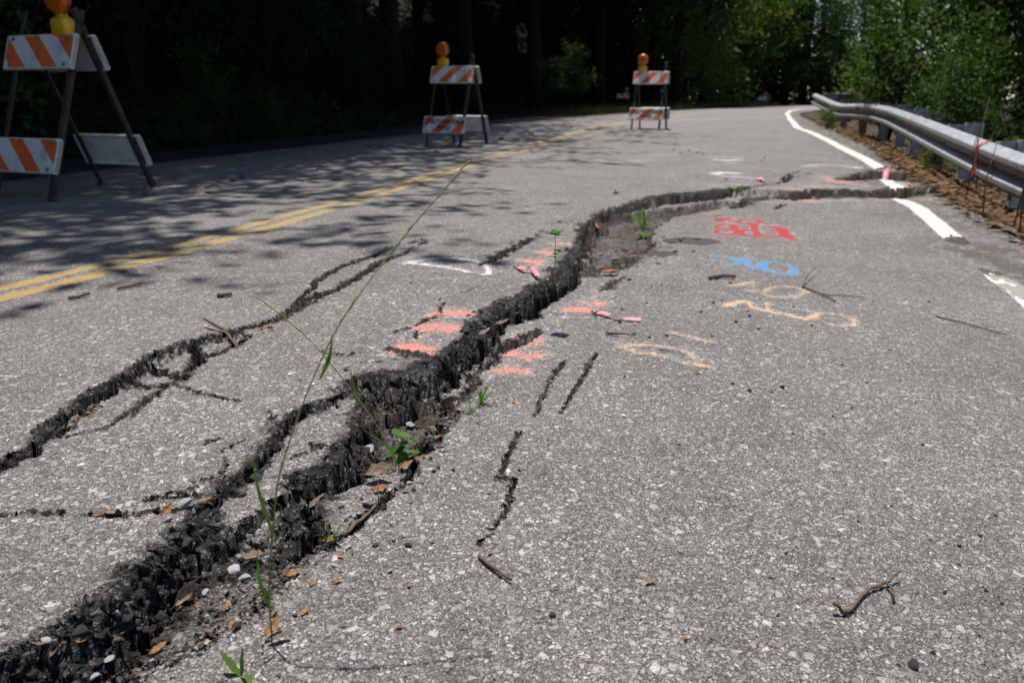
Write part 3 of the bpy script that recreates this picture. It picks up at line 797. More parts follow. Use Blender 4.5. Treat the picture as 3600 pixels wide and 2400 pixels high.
# dark new asphalt strip along the left edge
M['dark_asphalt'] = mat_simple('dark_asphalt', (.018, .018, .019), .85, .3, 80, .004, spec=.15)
def strip_mesh(name, line, o0, o1, n_along, n_across, lift):
    L = [0]
    for a, b in zip(line, line[1:]): L.append(L[-1] + math.dist(a, b))
    co = []; 
    for i in range(n_along):
        s_ = L[-1] * i / (n_along - 1)
        j = max(k for k in range(len(L) - 1) if L[k] <= s_ + 1e-9)
        t = (s_ - L[j]) / (L[j + 1] - L[j])
        px = line[j][0] + t * (line[j + 1][0] - line[j][0]); py = line[j][1] + t * (line[j + 1][1] - line[j][1])
        dx, dy = line[j + 1][0] - line[j][0], line[j + 1][1] - line[j][1]; l = math.hypot(dx, dy)
        for k in range(n_across):
            o_ = o0 + (o1 - o0) * k / (n_across - 1)
            co.append((px + dy / l * o_, py - dx / l * o_))
    co = np.array(co)
    z = zb(co[:, 0], co[:, 1]) + lift
    id_ = np.arange(len(co)).reshape(n_along, n_across)
    q = np.stack([id_[:-1, :-1], id_[:-1, 1:], id_[1:, 1:], id_[1:, :-1]], -1).reshape(-1, 4)
    return mesh_np(name, np.column_stack([co, z]), q)
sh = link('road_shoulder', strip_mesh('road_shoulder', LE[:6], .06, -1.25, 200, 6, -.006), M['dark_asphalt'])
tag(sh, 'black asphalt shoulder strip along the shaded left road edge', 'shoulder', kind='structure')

# ------------------------------------------------------------------ plants: leaf clouds
def leaf_cloud(name, centres, radii, n_per, leaf, seed, flat=.6, droop=.3, shell=.55):
    """many small kite shaped leaves grouped in sprays round the given lumps"""
    g = np.random.default_rng(seed)
    V = []
    for (c, r, n) in zip(centres, radii, n_per):
        ns = max(1, n // 9)
        d = g.normal(size=(ns, 3)); d /= np.linalg.norm(d, axis=1)[:, None]
        rr = r * (shell + (1 - shell) * g.random(ns)) ** .8
        sc_ = np.array(c) + d * rr[:, None] * np.array([1, 1, .78])
        tw = g.normal(size=(ns, 3)) + d * 1.2; tw[:, 2] -= droop; tw /= np.linalg.norm(tw, axis=1)[:, None]
        for k in range(9):
            t = (k / 8.0 - .3) * leaf * 4.2
            p = sc_ + tw * t + g.normal(size=(ns, 3)) * leaf * .45
            ax = tw + g.normal(size=(ns, 3)) * .75; ax[:, 2] -= droop * .5; ax /= np.linalg.norm(ax, axis=1)[:, None]
            up = g.normal(size=(ns, 3)) * .55 + np.array([0, 0, 1.0]) * flat
            sd_ = np.cross(ax, up); sd_ /= (np.linalg.norm(sd_, axis=1)[:, None] + 1e-6)
            s_ = leaf * (.65 + .7 * g.random(ns))[:, None]
            nrm = np.cross(sd_, ax)
            V.append(np.stack([p, p + ax * s_ * .5 + sd_ * s_ * .27 + nrm * s_ * .06, p + ax * s_, p + ax * s_ * .5 - sd_ * s_ * .27 + nrm * s_ * .06], 1))
    V = np.concatenate(V).reshape(-1, 3)
    Fq = np.arange(len(V)).reshape(-1, 4)
    return mesh_np(name, V, Fq, False)

M['leaf_shade'] = mat_leaf('shade_dark_leaves', (.006, .016, .0035), (.015, .034, .007), .65, .22)  # leaf green lowered so the woods' shade sits in the colour
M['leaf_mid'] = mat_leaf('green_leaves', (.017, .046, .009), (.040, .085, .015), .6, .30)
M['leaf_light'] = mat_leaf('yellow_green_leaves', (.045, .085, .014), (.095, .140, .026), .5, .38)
M['bark'] = mat_simple('bark', (.022, .018, .014), .9, .5, 9, .03, spec=.2)

def trunk_mesh(name, h, r, seed, lean=.4, limbs=5):
    g = random.Random(seed); mb = MB()
    pts = []; x = y = 0
    for i in range(9):
        t = i / 8
        pts.append((x, y, -.4 + (h + .4) * t)); x += g.uniform(-.16, .16) * lean + lean * .03; y += g.uniform(-.16, .16) * lean
    mb.tube(pts, [r * (1.35 - .3 * min(1, i)) * (1 - .085 * i) for i in range(9)], 9)
    for k in range(limbs):
        i = 3 + k % 5; p = Vector(pts[i]); a = g.uniform(0, 6.28); L = h * g.uniform(.22, .4)
        q = [p]
        for j in range(1, 5):
            q.append(p + Vector((math.cos(a) * L * j / 4, math.sin(a) * L * j / 4, L * .18 * j * (1 - .06 * j))) + Vector((g.uniform(-.1, .1), g.uniform(-.1, .1), 0)))
        mb.tube(q, [r * .42 * (1 - .2 * j) for j in range(5)], 6)
    return mb.mesh(name, True)

def crown_lumps(h, R_, seed, n, z0=.35, low=0.0):
    g = random.Random(seed); C, Rr, N = [], [], []
    for i in range(n):
        t = (i + .5) / n
        zz_ = h * (z0 + (1.02 - z0) * t)
        prof = math.sin(math.pi * min(1, .18 + .80 * t)) ** .7
        a = g.uniform(0, 6.28); rad = R_ * prof * g.uniform(.2, .98)
        C.append((math.cos(a) * rad, math.sin(a) * rad, zz_))
        Rr.append(R_ * g.uniform(.18, .34))
    return C, Rr

TREES = []
for k, (h, R_, n, cnt, leaf, z0) in enumerate([(13, 4.2, 36, 220, .20, .30), (15, 4.6, 38, 220, .21, .34), (11, 3.6, 36, 210, .19, .14), (9, 3.2, 36, 220, .18, .04), (16, 5.8, 62, 760, .175, .40)]):
    C, Rr = crown_lumps(h, R_, 50 + k, n, z0)
    if k == 4: Rr = [r_ * 1.35 for r_ in Rr]; C = [(c_[0] + 0.1 * min(1, c_[2] / 9), c_[1], c_[2]) for c_ in C]
    TREES.append((trunk_mesh('trunk', h * .93, .16 + .012 * h, 70 + k), leaf_cloud('crown', C, Rr, [cnt] * n, leaf, 90 + k), h))
for t_ in TREES: t_[0].materials.append(M['bark'])
CROWNS = {}
def tree(x, y, kind, mat, label, group, s=1.0, rz=None, z=None):
    tm, cm, h = TREES[kind]
    key = (kind, mat)
    if key not in CROWNS:
        c_ = cm.copy(); c_.materials.clear(); c_.materials.append(M[mat]); CROWNS[key] = c_
    e = empty('tree', (x, y, tz(x, y) if z is None else z), (0, 0, rnd.uniform(0, 6.28) if rz is None else rz))
    e.scale = (s, s, s * rnd.uniform(.92, 1.1))
    link('trunk', tm, None, e); link('crown', CROWNS[key], None, e)
    return tag(e, label, 'tree', group)

def lx(y):   # left edge x at depth y
    return float(np.interp(y, [p[1] for p in LE], [p[0] for p in LE]))
def rx(y):
    return float(np.interp(y, [p[1] for p in RE[:9]], [p[0] for p in RE[:9]]))
# left wood
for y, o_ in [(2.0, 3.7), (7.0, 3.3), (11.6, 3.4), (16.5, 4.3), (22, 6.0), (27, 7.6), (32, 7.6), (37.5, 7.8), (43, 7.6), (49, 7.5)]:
    tree(lx(y) - o_, y, 4, 'leaf_shade', 'big tree at the left bank reaching its crown over the road', 'overhanging trees of the left bank', rnd.uniform(.95, 1.1), rnd.uniform(-.35, .15))
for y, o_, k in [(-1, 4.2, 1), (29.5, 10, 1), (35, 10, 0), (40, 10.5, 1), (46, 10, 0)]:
    tree(lx(y) - o_, y, k, 'leaf_shade', 'tall tree in the front row of the dark wood left of the road', 'front trees of the left wood', rnd.uniform(.95, 1.15))
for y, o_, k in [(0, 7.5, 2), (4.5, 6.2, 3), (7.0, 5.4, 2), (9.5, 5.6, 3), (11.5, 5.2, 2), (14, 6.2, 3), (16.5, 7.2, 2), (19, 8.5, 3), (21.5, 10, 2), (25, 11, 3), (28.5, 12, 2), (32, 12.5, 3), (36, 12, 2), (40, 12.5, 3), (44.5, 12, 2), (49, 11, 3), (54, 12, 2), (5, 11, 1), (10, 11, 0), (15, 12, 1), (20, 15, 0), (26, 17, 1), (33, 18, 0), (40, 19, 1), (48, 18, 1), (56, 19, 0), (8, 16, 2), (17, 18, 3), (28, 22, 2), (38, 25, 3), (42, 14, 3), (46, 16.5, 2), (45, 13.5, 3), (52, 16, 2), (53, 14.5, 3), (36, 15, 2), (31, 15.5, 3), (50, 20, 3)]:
    tree(lx(y) - o_, y, k, 'leaf_shade', 'low branching tree deep in the dark wood left of the road', 'back trees of the left wood', rnd.uniform(.95, 1.2))
# trees round the bend and beyond the guardrail
for x, y, k, mt in [(12, 62, 3, 'leaf_shade'), (15.5, 63, 2, 'leaf_mid'), (19, 68, 3, 'leaf_mid'), (8, 58, 2, 'leaf_mid'), (12, 70, 2, 'leaf_mid'), (5, 56, 3, 'leaf_shade'), (1, 58, 2, 'leaf_mid'), (20, 76, 2, 'leaf_light'), (9, 66, 3, 'leaf_light'), (15, 76, 1, 'leaf_mid'), (5, 66, 1, 'leaf_shade'), (25, 80, 3, 'leaf_shade'), (14.5, 59, 3, 'leaf_mid'), (17.5, 62, 2, 'leaf_light'), (20.5, 64.5, 3, 'leaf_mid'), (22.5, 67, 2, 'leaf_mid'), (29, 68, 2, 'leaf_mid'), (33, 73, 3, 'leaf_light'), (11, 57, 3, 'leaf_shade'), (27, 75, 2, 'leaf_mid'), (17, 70, 3, 'leaf_shade'), (24, 74, 3, 'leaf_mid'), (37, 76, 2, 'leaf_mid'), (31, 82, 3, 'leaf_shade'), (13, 64, 3, 'leaf_shade'), (9.5, 47, 3, 'leaf_light'), (12.5, 52.5, 2, 'leaf_light')]:
    tree(x, y, k, mt, 'tree closing the view behind the far road bend', 'trees behind the bend', rnd.uniform(1.15, 1.5) * (.5 if 21.6 < math.degrees(math.atan2(x, y)) < 24 else 1))
for x, y, s_ in [(26.2, 65.5, .78), (27.8, 71, .85), (24.6, 68, .9), (30, 70, .8)]:
    tree(x, y, 3, 'leaf_mid', 'small round tree in the gap beside the far end of the guardrail', 'small trees in the far gap', s_)
for x, y, k, mt in [(16, 29, 2, 'leaf_light'), (20, 35, 3, 'leaf_light'), (18, 23, 3, 'leaf_shade'), (22, 29, 2, 'leaf_mid'), (27, 45, 2, 'leaf_mid'), (31, 52, 3, 'leaf_light'), (15.5, 18.5, 3, 'leaf_shade'), (13.5, 12.2, 2, 'leaf_shade'),
                    (17, 17, 0, 'leaf_shade'), (21, 21, 2, 'leaf_shade'), (14, 9, 1, 'leaf_shade'), (25, 31, 3, 'leaf_shade'), (29, 38, 1, 'leaf_shade'), (18, 11, 0, 'leaf_shade'), (23, 16, 2, 'leaf_shade'), (28, 25, 3, 'leaf_shade'), (34, 34, 2, 'leaf_shade'), (11, 5.5, 2, 'leaf_shade'), (15, 4, 0, 'leaf_shade'), (20, 7, 3, 'leaf_shade'), (27, 13, 1, 'leaf_shade'), (26, 20, 3, 'leaf_shade'), (33, 26, 0, 'leaf_shade'), (17, 13.5, 3, 'leaf_shade'), (36, 44, 3, 'leaf_shade'), (19.5, 14.5, 2, 'leaf_shade'), (12.6, 8.5, 4, 'leaf_shade'), (13.6, 14, 4, 'leaf_shade'), (15, 20, 4, 'leaf_shade'), (18, 26, 4, 'leaf_shade'), (21, 11, 4, 'leaf_shade'), (22.5, 18, 4, 'leaf_shade'), (13.4, 4, 4, 'leaf_shade'), (25, 33, 4, 'leaf_shade'), (24, 38, 3, 'leaf_light'), (22.5, 40, 2, 'leaf_mid'), (21, 44, 3, 'leaf_mid')]:  # kind four trees are added so their crowns shade the slope
    lab = {'leaf_light': 'yellow green tree growing below the guardrail bank', 'leaf_mid': 'mid green tree growing below the guardrail bank', 'leaf_shade': 'dark shaded tree deep in the wood below the guardrail bank'}[mt]
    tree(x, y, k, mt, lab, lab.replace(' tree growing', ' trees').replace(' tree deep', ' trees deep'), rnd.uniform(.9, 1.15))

# shrubs
SHR = []
for k in range(3):
    C, Rr = crown_lumps(1.7, .9, 150 + k, 12, .12)
    SHR.append(leaf_cloud('foliage', C, [r * 1.2 for r in Rr], [190] * 12, .085, 170 + k, .8, .2))
stm = []
for k in range(3):
    mb = MB(); g = random.Random(190 + k)
    for j in range(6):
        a = g.uniform(0, 6.28); mb.tube([(0, 0, -.15), (math.cos(a) * .12, math.sin(a) * .12, .5), (math.cos(a) * .45, math.sin(a) * .45, 1.25)], [.018, .012, .005], 5)
    me = mb.mesh('stems', True); me.materials.append(M['bark']); stm.append(me)
SHM = {}
def shrub(x, y, k, mat, label, group, s=1.0, sz=1.0, z=None):
    if (k, mat) not in SHM:
        c_ = SHR[k].copy(); c_.materials.clear(); c_.materials.append(M[mat]); SHM[(k, mat)] = c_
    e = empty('shrub', (x, y, tz(x, y) if z is None else z), (0, 0, rnd.uniform(0, 6.28)))
    e.scale = (s, s, s * sz)
    link('stems', stm[k], None, e); link('foliage', SHM[(k, mat)], None, e)
    return tag(e, label, 'shrub', group)
for i in range(44):
    y = 3.0 + i * 1.0; st = 1.9 + 5.0 * float(ss(14, 27, y))
    shrub(lx(y) - st - rnd.uniform(.5, 2.4), y, i % 3, 'leaf_shade' if i % 6 else 'leaf_mid', 'leafy shrub on the shaded bank below the left wood', 'shrubs on the left bank', rnd.uniform(.8, 1.4))
def rail_x(y):
    return float(np.interp(y, [p.y for p in RAIL], [p.x for p in RAIL])) if y > 5.8 else RAIL[0].x - (5.8 - y) * .32
for i in range(16):
    y = 2.6 + i * 1.4
    shrub(rail_x(y) + rnd.uniform(2.2, 3.6), y, i % 3, 'leaf_shade', 'leafy shrub on the slope just behind the guardrail', 'shrubs behind the guardrail', rnd.uniform(.5, .85))
for (px, py, dp, s, mt, lb) in [(3165, 205, 15, 1.35, 'leaf_mid', 'sunlit bushy shrub above the guardrail kink'), (3395, 345, 9.0, .55, 'leaf_mid', 'small sunlit shrub above the guardrail near the right edge'), (3010, 335, 29, 1.5, 'leaf_light', 'low rounded yellow green bush behind the concrete wall'), (3390, 235, 12, .9, 'leaf_mid', 'sunlit shrub standing clear of the dark trees on the right')]:
    p = wp(px, py, dp)
    shrub(p.x, p.y, 1, mt, lb, None, s, 1.0, p.z - 1.0 * s)
for (px, py, dp, s, lb) in [(930, 415, 11.3, .5, 'sunlit spray of leaves low on the dark left bank, nearest the road'), (700, 265, 10.8, .55, 'sunlit leafy shrub high on the dark left bank'), (640, 420, 9.6, .32, 'small sunlit leaf spray beside the nearest barricade'), (2000, 235, 24, .9, 'leafy branch clump glowing in the dark wood left of the sunlit barricade')]:
    p = wp(px, py, dp)
    shrub(p.x, p.y, 0, 'leaf_mid', lb, None, s, .9, min(p.z - .9 * s, p.z))  # paler green than the bank's leaves stands in for sun on these
for (px, py, s, lb) in [(2905, 452, .28, 'small yellow green weed clump at the guardrail foot, farther one'), (3290, 545, .20, 'small weed clump under the guardrail between two posts'), (3262, 560, .14, 'low weed clump beside a guardrail post'), (3560, 500, .2, 'weed clump just above the guardrail at the right edge')]:
    x, y = at(px, py) if py != 500 else (wp(3560, 500, 7.5).x, wp(3560, 500, 7.5).y)
    shrub(x, y, 2, 'leaf_light', lb, None, s, .8, None if py != 500 else wp(3560, 500, 7.5).z - .25)
for i in range(30):
    x = -2 + 40 * i / 29; y = 57.5 + max(0, x - 8) * .42 + rnd.uniform(0, 3)
    if abs(x / y - math.tan(R(20.9))) < .012: continue
    shrub(x, y, i % 3, ('leaf_shade', 'leaf_mid')[i % 2], 'dark bush under the trees behind the far bend', 'bushes behind the far bend', rnd.uniform(1.8, 2.6))
# low creeping cover on the bank
g = np.random.default_rng(15)
nb = 26000
yb_ = 1.0 + 52 * g.random(nb) ** 1.3; ob = 1.6 + 5.0 * ss(14, 27, yb_) + 9 * g.random(nb) ** 1.4
xb_ = np.interp(yb_, [p[1] for p in LE], [p[0] for p in LE]) - ob
pb_ = np.stack([xb_, yb_, terrain_z(xb_, yb_) + .03 + .22 * g.random(nb)], 1)
axb = g.normal(size=(nb, 3)); axb[:, 2] *= .4; axb /= np.linalg.norm(axb, axis=1)[:, None]
sdb = np.cross(axb, g.normal(size=(nb, 3)) * .5 + np.array([.5, -.3, 1.0])); sdb /= np.linalg.norm(sdb, axis=1)[:, None]
lb_ = (.09 + .10 * g.random(nb))[:, None]
vb = np.stack([pb_, pb_ + axb * lb_ * .5 + sdb * lb_ * .32, pb_ + axb * lb_, pb_ + axb * lb_ * .5 - sdb * lb_ * .32], 1).reshape(-1, 3)
tag(link('ground_cover', mesh_np('ground_cover', vb, np.arange(len(vb)).reshape(-1, 4), False), M['leaf_shade']), 'dark creeping leaf cover on the left bank', 'undergrowth', kind='stuff')

# roadside grass along the far left edge
gv = []
g = np.random.default_rng(5)
for i in range(5200):
    t = g.random() ** 1.1
    y = 25 + t * 26; x = lx(y) - .25 - abs(g.normal()) * 1.1
    z = tz(x, y) if i % 8 == 0 else z
    h = .12 + .28 * g.random(); a = g.random() * 6.28; wdt = .006 + .006 * g.random()
    dx, dy = math.cos(a) * wdt, math.sin(a) * wdt; lx_, ly_ = g.normal(size=2) * .09
    gv += [(x - dx, y - dy, z - .03), (x + dx, y + dy, z - .03), (x + lx_, y + ly_, z + h)]
gv = np.array(gv)
M['grass'] = mat_leaf('roadside_grass', (.04, .065, .015), (.12, .11, .045), .6, .3)
tag(link('verge_grass', mesh_np('verge_grass', gv, np.arange(len(gv)).reshape(-1, 3), False), M['grass']), 'thin dry grass along the far left road edge', 'grass', kind='stuff')

# leaf litter on the right verge
M['litter'] = mat_leaf('dry_leaf_litter', (.055, .032, .019), (.19, .115, .066), .85, .12)
lv = []
n_l = 9000
ys = 2.2 + 22 * g.random(n_l) ** 1.25
offs = np.abs(g.normal(size=n_l)) * .85 - .10 * (g.random(n_l) < .5)
xs = np.interp(ys, [p[1] for p in RE[:9]], [p[0] for p in RE[:9]]) + offs
zs = np.where(offs < .02, zb(xs, ys) + .004, terrain_z(xs, ys) + .008) + .02 * g.random(n_l)
for x, y, z, a, s_, ti_ in zip(xs, ys, zs, g.random(n_l) * 6.28, .02 + .04 * g.random(n_l), g.normal(size=n_l) * .5):
    c, s2 = math.cos(a), math.sin(a); ux, uy = c * s_, s2 * s_; vx, vy = -s2 * s_ * .6, c * s_ * .6; u = s_ * .5 * ti_
    lv += [(x - ux, y - uy, z - .3 * u), (x + vx, y + vy, z + .25 * s_), (x + ux, y + uy, z + u), (x - vx, y - vy, z + .1 * s_)]
lv = np.array(lv)
tag(link('leaf_litter', mesh_np('leaf_litter', lv, np.arange(len(lv)).reshape(-1, 4), False), M['litter']), 'brown dry leaf litter between pavement edge and guardrail', 'leaf litter', kind='stuff')
print('plants done')

# ------------------------------------------------------------------ guardrail
m = NT('galvanised_steel')
co = m.obj(); n1 = m.noise(co, 9, 5, .6); n2 = m.noise(co, 70, 3, .6)
c = m.mix(m.maprange(n1, .35, .65), (.30, .31, .33), (.40, .41, .43))
c = m.mix(m.maprange(n2, .66, .78, 0, .35), c, (.25, .22, .19))
m.pbr(c, m.maprange(n1, .3, .7, .38, .55), None, .25)
M['steel'] = m.m
M['post'] = mat_simple('weathered_post_steel', (.36, .37, .39), .65, .3, 12, metal=.15)
M['bolt'] = mat_simple('bolt_steel', (.18, .17, .16), .5, .2, 40, metal=.6)
def polyline_at(P, s):
    for a, b in zip(P, P[1:]):
        L = (b - a).length
        if s <= L or b is P[-1]: return a + (b - a) * (s / L), (b - a).normalized()
        s -= L
front = RAIL[0] + (RAIL[0] - RAIL[1]).normalized() * 4.2
front.z = RAIL[0].z - .22
RP = [front] + RAIL
# smooth the path a little (Chaikin)
for _ in range(1):
    q = [RP[0]]
    for a, b in zip(RP, RP[1:]): q += [a * .75 + b * .25, a * .25 + b * .75]
    RP = q + [RP[-1]]
RL = sum((b - a).length for a, b in zip(RP, RP[1:]))
PROF = []   # w-beam section: (out from posts, height below top)
for out, dn in [(.0, .0), (.018, .002), (.080, .046), (.084, .054), (.084, .084), (.080, .092), (.006, .140), (.002, .146), (.002, .165), (.006, .171), (.080, .219), (.084, .227), (.084, .257), (.080, .265), (.018, .309), (.0, .311)]:
    PROF.append((out, dn))
gr = empty('guardrail', RP[0] - Vector((0, 0, .7)))
tag(gr, 'bent galvanised W beam guardrail on steel posts along the right verge', 'guardrail')
def rail_piece(s0, s1, lift):
    n = max(4, int((s1 - s0) / .22)); vs_, fs_ = [], []
    k = len(PROF)
    for i in range(n + 1):
        p, t = polyline_at(RP, min(RL - .001, s0 + (s1 - s0) * i / n))
        sd_ = Vector((-t.y, t.x, 0)).normalized()      # towards the road (left of travel)
        for inner in (0, 1):
            for o_, dn in PROF:
                vs_.append(p + sd_ * (o_ + lift - inner * .004) + Vector((0, 0, -dn)))
    for i in range(n):
        a = i * 2 * k; b = (i + 1) * 2 * k
        for j in range(k - 1):
            fs_.append((a + j, b + j, b + j + 1, a + j + 1))
            fs_.append((a + k + j, a + k + j + 1, b + k + j + 1, b + k + j))
        fs_.append((a, a + k, b + k, b)); fs_.append((a + k - 1, b + k - 1, b + 2 * k - 1, a + 2 * k - 1))
    for a in (0, n * 2 * k):
        for j in range(k - 1): fs_.append((a + j, a + j + 1, a + k + j + 1, a + k + j))
    mb = MB(); mb.add([v - gr.location for v in vs_], fs_)
    return mb.build('rail_beam', M['steel'], gr, False)
s_ = 0; i = 0
while s_ < RL - .3:
    o = rail_piece(s_, min(RL, s_ + 3.95), .0035 * (i % 2)); s_ += 3.81; i += 1
# posts
def post_mesh():
    mb = MB(); h = 1.25
    mb.box((0, -.073, -h / 2), (.105, .008, h)); mb.box((0, .073, -h / 2), (.105, .008, h)); mb.box((0, 0, -h / 2), (.007, .138, h))
    return mb.mesh('post')
def block_mesh():
    mb = MB()
    mb.box((0, -.072, -.18), (.105, .007, .36)); mb.box((0, .072, -.18), (.105, .007, .36)); mb.box((0, 0, -.18), (.007, .137, .36))
    return mb.mesh('offset_block')
pm, bm_ = post_mesh(), block_mesh(); pm.materials.append(M['post']); bm_.materials.append(M['post'])
bo = MB(); bo.lathe([(.02, 0), (.02, .006), (.012, .012), (.004, .014)], 10); bo = bo.mesh('bolt', True); bo.materials.append(M['bolt'])
s_ = .95
while s_ < RL:
    p, t = polyline_at(RP, s_); sd_ = Vector((-t.y, t.x, 0)).normalized(); rz = math.atan2(t.y, t.x)
    po = link('post', pm, None, gr, p - sd_ * .235 + Vector((0, 0, .035)) - gr.location, (0, 0, rz))
    bl = link('offset_block', bm_, None, gr, p - sd_ * .078 + Vector((0, 0, .02)) - gr.location, (0, 0, rz))
    b_ = link('bolt', bo, None, gr, p + sd_ * .006 + Vector((0, 0, -.155)) - gr.location, (math.pi / 2, 0, rz + math.pi))
    s_ += 1.905
# far rails and concrete block behind
M['concrete'] = mat_simple('old_concrete', (.24, .235, .23), .9, .3, 6, .01, spec=.2)
def small_rail(pa, pb, da, db, label):
    a, b = wp(*pa, da), wp(*pb, db); d_ = b - a; t = d_.normalized(); sd_ = Vector((-t.y, t.x, 0)).normalized()
    e = empty('guardrail', a)
    vs_, fs_ = [], []
    k = len(PROF)
    for p in (Vector((0, 0, 0)), d_):
        for inner in (0, 1):
            for o_, dn in PROF: vs_.append(p + sd_ * (o_ - .004 * inner) + Vector((0, 0, -dn)))
    for j in range(k - 1):
        fs_ += [(j, 2 * k + j, 2 * k + j + 1, j + 1), (k + j, k + j + 1, 3 * k + j + 1, 3 * k + j)]
    mb = MB(); mb.add(vs_, fs_); mb.build('rail_beam', M['steel'], e, True)
    n = max(2, int(d_.length / 1.9) + 1)
    for i in range(n):
        link('post', pm, None, e, d_ * ((i + .2) / n) - sd_ * .1, (0, 0, math.atan2(t.y, t.x)))
    return tag(e, label, 'guardrail')
small_rail((2990, 349), (3080, 344), 30, 27, 'short distant guardrail piece beyond the concrete wall')
small_rail((2815, 357), (2872, 354), 62, 58, 'tiny distant guardrail across the far road bend')
pa, pb = wp(2905, 335, 24.5), wp(2992, 338, 25.5)
cw = empty('concrete_wall', (pa + pb) / 2 - Vector((0, 0, 1.0)), (0, 0, math.atan2(pb.y - pa.y, pb.x - pa.x)))
L = (pb - pa).length
for i in range(4):
    mb = MB(); mb.box((-L / 2 + L * (i + .5) / 4, 0, .45), (L / 4 - .02, .22, 1.1), None, .02); mb.build('panel', M['concrete'], cw)
mb = MB(); mb.box((0, 0, 1.03), (L, .27, .06), None, .01); mb.build('coping', M['concrete'], cw)
tag(cw, 'low grey concrete wall behind the far end of the guardrail', 'wall')

# flagging ribbons tied round the rail
M['orange_tape'] = mat_simple('orange_flagging', (.62, .07, .02), .45, .2, 20, spec=.4)
M['pink_tape'] = mat_simple('pink_flagging', (.80, .25, .28), .4, .25, 30, spec=.4)
def rail_ribbon(px, py, depth, wid, tail, label):
    p0 = wp(px, py, depth)
    best = min((abs(polyline_at(RP, s * .02)[0].y - p0.y), s * .02) for s in range(int(RL / .02)))[1]
    p, t = polyline_at(RP, best); sd_ = Vector((-t.y, t.x, 0)).normalized()
    loop = [p + sd_ * (o_ + .004) + Vector((0, 0, -dn + .003)) for o_, dn in [(-.02, -.006), (.012, -.004), (.045, .008), (.080, .042), (.083, .10), (.083, .16), (.083, .212), (.083, .24), (.081, .27), (.046, .303), (.0, .316)]]
    vs_, fs_ = [], []
    for i, q in enumerate(loop):
        wv = wid * (1 if 2 < i < 9 else .55); sk = t * (.05 * (1 - i / 10))
        vs_ += [q + sk - t * wv / 2, q + sk + t * wv / 2, q + sk + t * wv / 2 - sd_ * .0015, q + sk - t * wv / 2 - sd_ * .0015]
    for i in range(len(loop) - 1):
        a, b = 4 * i, 4 * i + 4
        fs_ += [(a, a + 1, b + 1, b), (a + 1, a + 2, b + 2, b + 1), (a + 2, a + 3, b + 3, b + 2), (a + 3, a, b, b + 3)]
    n = len(vs_)
    for j in range(2):   # knot and tails
        q0 = loop[7] + t * (.01 * j)
        tl = [q0, q0 + sd_ * .02 + Vector((0, 0, -.05)), q0 + sd_ * .018 + t * .02 * (1 - 2 * j) + Vector((0, 0, -tail * (.6 + .4 * j)))]
        b0 = len(vs_)
        for q in tl: vs_ += [q - t * .012, q + t * .012]
        for i in range(2): fs_.append((b0 + 2 * i, b0 + 2 * i + 1, b0 + 2 * i + 3, b0 + 2 * i + 2))
    mb = MB(); mb.add(vs_, fs_)
    return tag(mb.build('flagging_ribbon', M['orange_tape'], None, True), label, 'ribbon', None)
rail_ribbon(3478, 600, 6.35, .055, .12, 'wide orange flagging ribbon tied round the guardrail, nearer one')
rail_ribbon(3226, 455, 9.8, .03, .08, 'narrow orange flagging ribbon tied round the guardrail, farther one')

# ------------------------------------------------------------------ barricades
def mat_stripe(name, sgn):
    m = NT(name)
    co = m.obj(); s = m.n('SeparateXYZ', inp={0: co})
    x, y, z = s.outputs
    u = m.math('FRACT', m.math('DIVIDE', m.math('ADD', m.math('ADD', m.math('MULTIPLY', x, sgn), m.math('MULTIPLY', z, -1.0)), 10.06), .285))
    stripe = m.math('LESS_THAN', u, .47)
    inx = m.math('LESS_THAN', m.math('ABSOLUTE', x), .294); inz = m.math('LESS_THAN', m.math('ABSOLUTE', z), .103)
    fr = m.math('LESS_THAN', y, -.0145)
    mask = m.math('MULTIPLY', m.math('MULTIPLY', stripe, inx), m.math('MULTIPLY', inz, fr))
    n = m.noise(co, 40, 4, .65); n2 = m.noise(co, 8, 4, .6)
    white = m.mix(m.maprange(n2, .35, .7), (.72, .73, .72), (.56, .56, .54))
    org = m.mix(m.maprange(n2, .35, .7), (.86, .16, .025), (.70, .11, .02))
    chip = m.math('LESS_THAN', n, .35)
    c = m.mix(m.math('MULTIPLY', mask, m.math('SUBTRACT', 1.0, chip)), white, org)
    dirt_ = m.maprange(n2, .56, .75, 0, .35)
    m.pbr(m.mix(dirt_, c, (.20, .18, .15)), .45, None, spec=.4)
    return m.m
M['stripe_a'] = mat_stripe('striped_sheeting_rising', 1.0)
M['stripe_b'] = mat_stripe('striped_sheeting_falling', -1.0)
M['angle'] = mat_simple('brown_angle_iron', (.055, .047, .038), .6, .4, 15, metal=.3)
M['amber'] = mat_simple('amber_lens', (.80, .16, .008), .18, .25, 25, spec=.6, **{'Transmission Weight': .25, 'Coat Weight': .5})
M['yellow_case'] = mat_simple('yellow_plastic', (.72, .40, .02), .35, .15, 20)
M['ink'] = mat_simple('black_lettering', (.012, .012, .012), .6)

